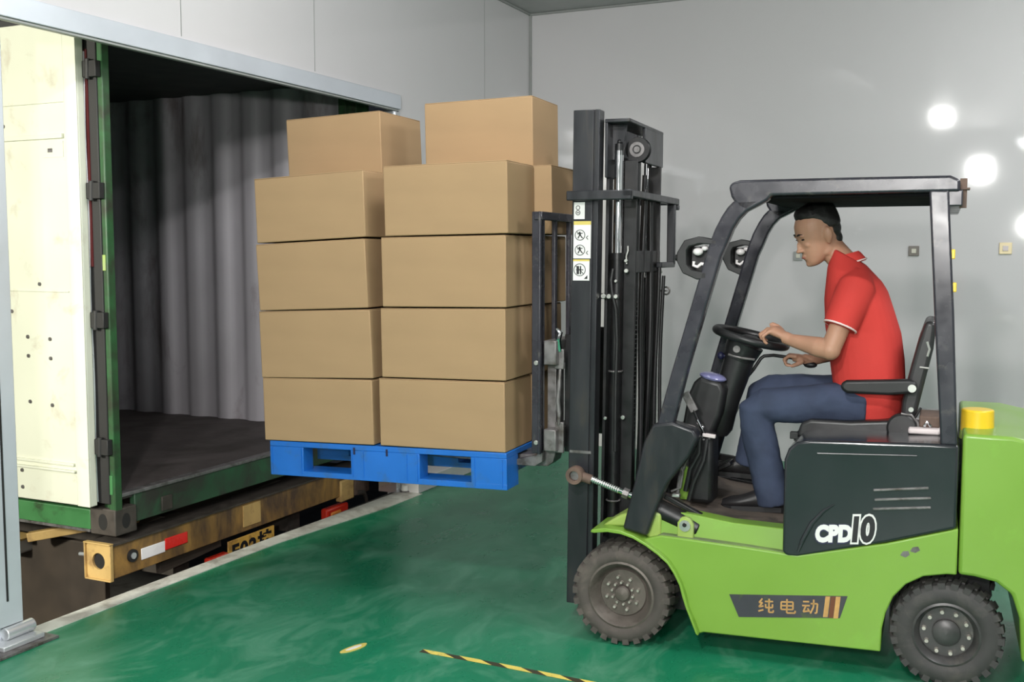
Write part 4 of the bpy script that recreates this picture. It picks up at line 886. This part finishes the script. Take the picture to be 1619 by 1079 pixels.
# tail lamp group
tm_ = tb(MB(), CX - 0.08, CX - 0.02, 5.86, 6.12, -0.26, -0.05).build('tail_lamp', M['redlens'], T, bevel=0.015)
tb(MB(), CX - 0.03, CX - 0.012, 5.90, 6.02, -0.22, -0.08).build('amber_lens', M['amber'], tm_, bevel=0.01)
t2 = tb(MB(), CX - 0.08, CX - 0.03, 4.70, 4.87, -0.22, -0.085).build('tail_lamp', M['redlens'], T, bevel=0.012)
for k in range(3): tb(MB(), CX - 0.03, CX - 0.02, 4.715 + k * 0.05, 4.745 + k * 0.05, -0.21, -0.10).build('lens_bar', M['tyel2'], t2, bevel=0.004)
tb(MB(), CX - 0.05, CX + 0.0, 6.00, 6.16, -0.03, 0.12).build('bumper_bracket', M['tyel2'], T, bevel=0.01)
tb(MB(), CX - 0.05, CX + 0.0, 6.17, 6.36, -0.02, 0.19).build('twistlock_housing', M['rusty'], T, bevel=0.01)
b = MB(); b.tube([ecp(CX, 6.20, 0.0), ecp(CX + 0.01, 6.26, -0.01), ecp(CX + 0.01, 6.29, -0.05), ecp(CX + 0.01, 6.30, -0.09)], [0.02, 0.018, 0.014, 0.012], 10); b.build('twistlock_handle', M['casting'], T, smooth=True)
# licence plate
lp = empty('licence_plate_holder', (0, 0, 0)); COL.objects.unlink(lp); bpy.data.objects.remove(lp)
PY0, PY1, PZ = 4.88, 5.32, -0.030
lpo = tb(MB(), CX - 0.055, CX - 0.047, PY0, PY1, PZ - 0.21, PZ).build('number_plate', M['plate'], T, bevel=0.003)
def pm(y, z):
    mm = Matrix((Vector((0, 1, 0)), Vector((0, 0, 1)), Vector((1, 0, 0)))).transposed().to_4x4(); mm.translation = (-0.0465, y - CY0, z + 1.2); return mm
text_mesh('F02挂', 0.125, 1.15, M['ink'], lpo, 'lettering', pm(PY0 + 0.03, PZ - 0.118), ext=0.001, fat=0.005, sx=1.15)

# ------------------------------------------------------------------ the driver (coordinates in the forklift's frame)
pv = Vector((-0.95, 0.0, 1.0))
def sh_(b):      # shift a builder's vertices to the person's origin
    b.v = [(x - pv.x, y - pv.y, z - pv.z) for x, y, z in b.v]; return b
def loft(b, secs, n=24, pw=2.3):
    # secs: (cx, cy, cz, half depth x, half width y, lean)
    rings = []
    for cx_, cy_, cz_, hx_, hy_, lean in secs:
        rg = []
        for k in range(n):
            t = 2 * PI * k / n; c_, s_ = math.cos(t), math.sin(t)
            q = (abs(c_) ** pw + abs(s_) ** pw) ** (-1 / pw)
            dx = c_ * q * hx_; rg.append((cx_ + dx * math.cos(lean), cy_ + s_ * q * hy_, cz_ + dx * math.sin(lean)))
        rings.append(rg)
    b.rings(rings); return b
# head in its own frame: fwd x, left(+y near side), up z
HC = Vector((-0.729, 0.005, 1.770))
HR = Matrix.Rotation(math.radians(26), 3, 'Z') @ Matrix.Rotation(math.radians(20), 3, 'Y')
def hp(x, y, z): return HC + HR @ (Vector((x, y, z)) * 1.05)
def hell(b, c, r, rx=0, ry=0, rz=0):
    from mathutils import Euler
    b.ell(hp(*c), r, rot=HR @ Euler((rx, ry, rz)).to_matrix())
body = MB()
# cranium and face by rings: (z, x centre, half depth, half width)
hs_ = [(-0.118, 0.052, 0.016, 0.018), (-0.112, 0.046, 0.030, 0.032), (-0.098, 0.038, 0.043, 0.044), (-0.078, 0.022, 0.060, 0.054), (-0.055, 0.012, 0.072, 0.060), (-0.03, 0.004, 0.080, 0.065), (0.0, 0.0, 0.087, 0.070), (0.03, -0.004, 0.091, 0.073), (0.06, -0.008, 0.090, 0.073), (0.085, -0.012, 0.080, 0.066), (0.105, -0.016, 0.060, 0.050), (0.116, -0.018, 0.030, 0.026)]
rings = []
for z, xc, hd, hw in hs_:
    rg = []
    for k in range(28):
        t = 2 * PI * k / 28; c_, s_ = math.cos(t), math.sin(t); pw = 2.25
        q = (abs(c_) ** pw + abs(s_) ** pw) ** (-1 / pw)
        rg.append(hp(xc + c_ * q * hd, s_ * q * hw, z))
    rings.append(rg)
body.rings(rings)
hell(body, (0.086, 0, -0.022), (0.015, 0.0085, 0.026), ry=-0.25)        # nose bridge
hell(body, (0.097, 0, -0.040), (0.014, 0.012, 0.010)); 
for s in (1, -1):
    hell(body, (0.086, s * 0.011, -0.042), (0.010, 0.008, 0.008))      # nostrils
    hell(body, (0.076, s * 0.028, 0.020), (0.012, 0.020, 0.007), rz=s * -0.3)   # brow
    hell(body, (0.060, s * 0.036, -0.022), (0.020, 0.016, 0.014))      # cheekbone
    hell(body, (-0.008, s * 0.050, -0.072), (0.030, 0.012, 0.022))     # jaw
    hell(body, (-0.014, s * 0.077, -0.004), (0.021, 0.011, 0.033), rz=s * -0.45, ry=-0.15)   # ear
    hell(body, (-0.012, s * 0.072, -0.034), (0.010, 0.006, 0.012))     # ear lobe
hell(body, (0.082, 0, -0.066), (0.011, 0.022, 0.0065)); hell(body, (0.079, 0, -0.078), (0.011, 0.019, 0.0065))   # lips
hell(body, (0.070, 0, -0.104), (0.016, 0.019, 0.014))                  # chin
# neck
body.tube([hp(-0.025, 0, -0.02), hp(-0.035, 0, -0.07), (-0.835, 0, 1.655), (-0.875, 0, 1.60), (-0.90, 0, 1.53)], [0.055, 0.056, 0.057, 0.063, 0.07], 20)
# trunk and legs under the clothes
loft(body, [(-0.975, 0, 1.02, 0.095, 0.15, 0), (-0.95, 0, 1.15, 0.115, 0.14, 0), (-0.935, 0, 1.30, 0.12, 0.14, 0.1), (-0.91, 0, 1.45, 0.10, 0.14, 0.15), (-0.90, 0, 1.54, 0.080, 0.12, 0.2)])
for s in (1, -1):
    kn = (-0.50, 0.125, 1.025) if s == 1 else (-0.48, -0.14, 1.05)
    an = (-0.585, 0.13, 0.62) if s == 1 else (-0.435, -0.14, 0.70)
    body.tube([(-0.96, s * 0.09, 1.055), kn, an, (an[0], an[1], an[2] - 0.03)], [0.07, 0.05, 0.035, 0.03], 14)
# arms
def arm(sh, el, wr, ha, s):
    body.tube([sh, ((sh[0] + el[0]) / 2, (sh[1] + el[1]) / 2, (sh[2] + el[2]) / 2), el], [0.046, 0.045, 0.041], 18)
    e = Vector(el); w2 = Vector(wr)
    body.ell(e, (0.043, 0.043, 0.043))
    body.tube([e, e.lerp(w2, 0.3), e.lerp(w2, 0.7), w2, Vector(wr).lerp(Vector(ha), 0.4)], [0.041, 0.044, 0.034, 0.027, 0.027], 18)
arm((-0.900, 0.150, 1.535), (-0.815, 0.235, 1.285), (-0.645, 0.150, 1.315), (-0.565, 0.125, 1.345), 1)
arm((-0.880, -0.15, 1.53), (-0.86, -0.235, 1.265), (-0.695, -0.115, 1.205), (-0.63, -0.10, 1.215), -1)
# near hand on the rim
def finger(pts, r): body.tube(pts, r, 10)
body.tube([(-0.625, 0.142, 1.325), (-0.598, 0.132, 1.339), (-0.572, 0.122, 1.350), (-0.552, 0.115, 1.352)], [0.026, 0.034, 0.037, 0.030], 16, flat=0.62)
rim = lambda a, dz=0: swc + Rm @ Vector((Rr * math.cos(a), Rr * math.sin(a), dz))
kb = [(-0.552, 0.148, 1.350), (-0.543, 0.128, 1.356), (-0.538, 0.106, 1.358), (-0.540, 0.086, 1.354)]
tipd = [(-0.524, 0.158, 1.328), (-0.510, 0.138, 1.331), (-0.505, 0.112, 1.333), (-0.510, 0.088, 1.333)]
tip2 = [(-0.532, 0.150, 1.304), (-0.520, 0.132, 1.306), (-0.517, 0.106, 1.308), (-0.524, 0.084, 1.310)]
for a, b_, c_ in zip(kb, tipd, tip2):
    root = Vector(a) + Vector((-0.03, 0.0, -0.004)); finger([root, a, b_, c_, Vector(c_) + Vector((-0.012, -0.002, -0.010))], [0.010, 0.0100, 0.0088, 0.0078, 0.0068])
finger([(-0.600, 0.105, 1.350), (-0.578, 0.092, 1.368), (-0.556, 0.088, 1.378), (-0.543, 0.086, 1.374)], [0.013, 0.0115, 0.0100, 0.008])
# far hand on the lever
body.tube([(-0.690, -0.113, 1.206), (-0.665, -0.106, 1.211), (-0.640, -0.100, 1.215), (-0.620, -0.098, 1.214)], [0.025, 0.032, 0.033, 0.026], 16, flat=0.6)
for j in range(4):
    yy = -0.070 - j * 0.018
    finger([(-0.645, yy, 1.222), (-0.612 + 0.004 * abs(j - 1), yy, 1.226), (-0.592 + 0.005 * abs(j - 1), yy, 1.207), (-0.598 + 0.004 * j, yy + 0.002, 1.184), (-0.612, yy + 0.003, 1.180)], [0.010, 0.0098, 0.0088, 0.0078, 0.0068])
finger([(-0.670, -0.078, 1.203), (-0.650, -0.066, 1.192), (-0.630, -0.066, 1.183), (-0.618, -0.07, 1.178)], [0.013, 0.011, 0.0095, 0.008])
pr = sh_(body).build('person', M['skin'])
pr.location = fw(*pv); pr.rotation_euler = (0, 0, FR)
tag(pr, 'man in red polo shirt and blue jeans sitting in forklift, hand on wheel', 'person')
remesh(pr, 0.0042, 5, 0.5)
# features
for s in (1, -1):
    e = MB(); hell(e, (0.0745, s * 0.030, 0.004), (0.0085, 0.014, 0.0045), rz=s * -0.35); sh_(e).build('eye', M['ink'], pr, smooth=True)
    e = MB(); e.tube([hp(0.088, s * 0.012, 0.0245), hp(0.086, s * 0.026, 0.028), hp(0.076, s * 0.042, 0.024)], [0.0032, 0.0042, 0.0022], 8); sh_(e).build('eyebrow', M['hair'], pr, smooth=True)
e = MB(); hell(e, (0.0875, 0, -0.072), (0.006, 0.020, 0.0055)); sh_(e).build('mouth', M['lip'], pr, smooth=True)
# hair: short crop, longer on top
hr_ = MB(); rings = []
hh = [(0.022, -0.050, 0.052, 0.0745), (0.045, -0.040, 0.064, 0.0775), (0.066, -0.030, 0.074, 0.0765), (0.086, -0.017, 0.085, 0.073), (0.108, -0.015, 0.083, 0.064), (0.124, -0.014, 0.068, 0.050), (0.132, -0.016, 0.035, 0.026)]
for z, xc, hd, hw in hh:
    rg = []
    for k in range(28):
        t = 2 * PI * k / 28; c_, s_ = math.cos(t), math.sin(t); pw = 2.3
        q = (abs(c_) ** pw + abs(s_) ** pw) ** (-1 / pw); jz = 0.004 * math.sin(k * 2.7 + z * 60)
        rg.append(hp(xc + c_ * q * hd, s_ * q * hw, z + jz))
    rings.append(rg)
hr_.rings(rings)
hell(hr_, (-0.052, 0, 0.010), (0.052, 0.068, 0.055)); hell(hr_, (-0.062, 0, -0.035), (0.034, 0.052, 0.040))
sh_(hr_); hro = hr_.build('hair', M['hair'], pr); remesh(hro, 0.005, 3, 0.5)
# polo shirt
po_ = MB()
loft(po_, [(-0.985, 0, 0.985, 0.110, 0.165, 0), (-0.972, 0, 1.04, 0.135, 0.178, 0), (-0.958, 0, 1.13, 0.150, 0.18, 0), (-0.946, 0, 1.24, 0.156, 0.18, 0.05), (-0.928, 0, 1.36, 0.158, 0.183, 0.1), (-0.908, 0, 1.47, 0.145, 0.20, 0.15), (-0.898, 0, 1.55, 0.130, 0.195, 0.2), (-0.888, 0, 1.60, 0.118, 0.165, 0.3), (-0.878, 0, 1.64, 0.095, 0.118, 0.4), (-0.866, 0, 1.675, 0.076, 0.080, 0.5)], 32)
for s in (1, -1):
    shd = (-0.908 if s == 1 else -0.885, s * 0.160, 1.545); el = (-0.815, 0.235, 1.285) if s == 1 else (-0.86, -0.235, 1.265)
    a = Vector(shd); b_ = Vector(el)
    po_.tube([a + Vector((0.0, -s * 0.06, 0.03)), a, a.lerp(b_, 0.3), a.lerp(b_, 0.64)], [0.060, 0.078, 0.078, 0.071], 22)
sh_(po_); pso = po_.build('polo_shirt', M['polo'], pr); remesh(pso, 0.0065, 7, 0.5)
for s in (1, -1):
    shd = Vector((-0.908 if s == 1 else -0.885, s * 0.160, 1.545)); el = Vector((-0.815, 0.235, 1.285) if s == 1 else (-0.86, -0.235, 1.265))
    d = (el - shd).normalized(); c = shd.lerp(el, 0.625); u_ = d.cross(Vector((0, 1, 0))).normalized(); v_ = d.cross(u_)
    b = MB(); b.tube([c + (u_ * math.cos(2 * PI * k / 28) + v_ * math.sin(2 * PI * k / 28)) * 0.0675 for k in range(29)], 0.0045, 8); sh_(b).build('sleeve_piping', M['piping'], pso, smooth=True)
# collar: a turned band leaning with the neck
cl = MB(); cp = MB(); rings_o = []
nc = Vector((-0.853, 0, 1.655)); nd = Vector((0.50, 0, 0.86)).normalized(); nu = Vector((0.86, 0, -0.50)).normalized(); ns = Vector((0, 1, 0))
def cring(r, h, fx=1.0, drop=0.0):
    out = []
    for k in range(33):
        t = PI * 0.04 + (2 * PI - PI * 0.08) * k / 32
        c_ = math.cos(t); out.append(nc + nu * (c_ * r * (1.05 if c_ > 0 else 0.93)) + ns * (math.sin(t) * r) + nd * (h - drop * max(0, c_) ** 2 - 0.014 * max(0, -c_)))
    return out
ri = [cring(0.064, 0.018, drop=0.03), cring(0.068, 0.028, drop=0.03), cring(0.074, 0.016, drop=0.045), cring(0.081, -0.016, drop=0.085), cring(0.077, -0.022, drop=0.085), cring(0.068, 0.006, drop=0.04)]
vs = [p_ for r_ in ri for p_ in r_]; fs = []
for i in range(6):
    j = (i + 1) % 6
    for k in range(32): fs.append((i * 33 + k, i * 33 + k + 1, j * 33 + k + 1, j * 33 + k))
fs += [tuple(i * 33 for i in range(6)), tuple(i * 33 + 32 for i in range(5, -1, -1))]
cl.add(vs, fs); sh_(cl).build('collar', M['polo'], pso, smooth=50)
cp.tube(cring(0.0815, -0.017, drop=0.085), 0.0034, 8); sh_(cp).build('collar_piping', M['piping'], pso, smooth=True)
pk_ = MB(); pk_.tube([nc + nu * 0.075 + nd * -0.06, nc + nu * 0.085 + nd * -0.10, (-0.772, 0, 1.50)], [0.012, 0.014, 0.010], 10, flat=0.5); sh_(pk_).build('placket', M['collard'], pso, smooth=True)
# jeans
jn = MB()
loft(jn, [(-0.99, 0, 0.99, 0.085, 0.150, 0), (-0.98, 0, 1.03, 0.12, 0.168, 0), (-0.965, 0, 1.08, 0.135, 0.168, 0), (-0.96, 0, 1.12, 0.125, 0.16, 0)])
jn.tube([(-0.95, 0.095, 1.045), (-0.80, 0.112, 1.045), (-0.65, 0.124, 1.032), (-0.53, 0.130, 1.022), (-0.497, 0.131, 1.000), (-0.502, 0.131, 0.94), (-0.525, 0.131, 0.84), (-0.555, 0.131, 0.72), (-0.575, 0.131, 0.62), (-0.582, 0.131, 0.585)], [0.094, 0.088, 0.080, 0.075, 0.076, 0.075, 0.073, 0.072, 0.073, 0.074], 24)
jn.tube([(-0.95, -0.095, 1.05), (-0.80, -0.115, 1.055), (-0.65, -0.13, 1.06), (-0.52, -0.14, 1.055), (-0.485, -0.142, 1.035), (-0.475, -0.142, 0.97), (-0.458, -0.142, 0.86), (-0.44, -0.142, 0.75), (-0.432, -0.142, 0.70)], [0.094, 0.088, 0.080, 0.075, 0.075, 0.073, 0.070, 0.070, 0.071], 24)
sh_(jn); jno = jn.build('jeans', M['jeans'], pr); remesh(jno, 0.007, 6, 0.5)
dt = jno.modifiers.new('fold', 'DISPLACE'); tx = bpy.data.textures.new('denim_folds', 'CLOUDS'); tx.noise_scale = 0.09; dt.texture = tx; dt.strength = 0.012; dt.mid_level = 0.5
# shoes
def shoe(hx_, hy_, hz_, pitch):
    b = MB(); R_ = Matrix.Rotation(math.radians(pitch), 3, 'Y'); o_ = Vector((hx_, hy_, hz_))
    secs = [(-0.055, 0.030, 0.028, 0.040), (-0.03, 0.036, 0.046, 0.072), (0.02, 0.036, 0.052, 0.080), (0.07, 0.038, 0.038, 0.055), (0.13, 0.046, 0.026, 0.038), (0.18, 0.044, 0.022, 0.032), (0.215, 0.030, 0.016, 0.022)]
    rings = []
    for x_, w_, zc, hh_ in secs:
        rings.append([o_ + R_ @ Vector((x_, w_ * math.cos(2 * PI * k / 16), max(0.0, zc + hh_ * 0.75 * math.sin(2 * PI * k / 16)))) for k in range(16)])
    b.rings(rings); s_ = sh_(b).build('shoe', M['shoe'], pr, smooth=50)
    b = MB(); vs = []
    rr = []
    for x_, w_ in ((-0.06, 0.026), (-0.045, 0.036), (0.03, 0.036), (0.10, 0.044), (0.17, 0.048), (0.205, 0.036), (0.222, 0.015)): rr.append((x_, w_))
    pts = rr + [(a, -c) for a, c in rr[::-1]]
    top = [o_ + R_ @ Vector((a, c, 0.012)) for a, c in pts]; bot = [o_ + R_ @ Vector((a, c, -0.010)) for a, c in pts]
    n_ = len(pts); b.add(top + bot, [tuple(range(n_)), tuple(range(2 * n_ - 1, n_ - 1, -1))] + [(i, (i + 1) % n_, n_ + (i + 1) % n_, n_ + i) for i in range(n_)])
    sh_(b).build('sole', M['plastic'], s_)
shoe(-0.575, 0.131, 0.567, 2); shoe(-0.425, -0.142, 0.650, -2)
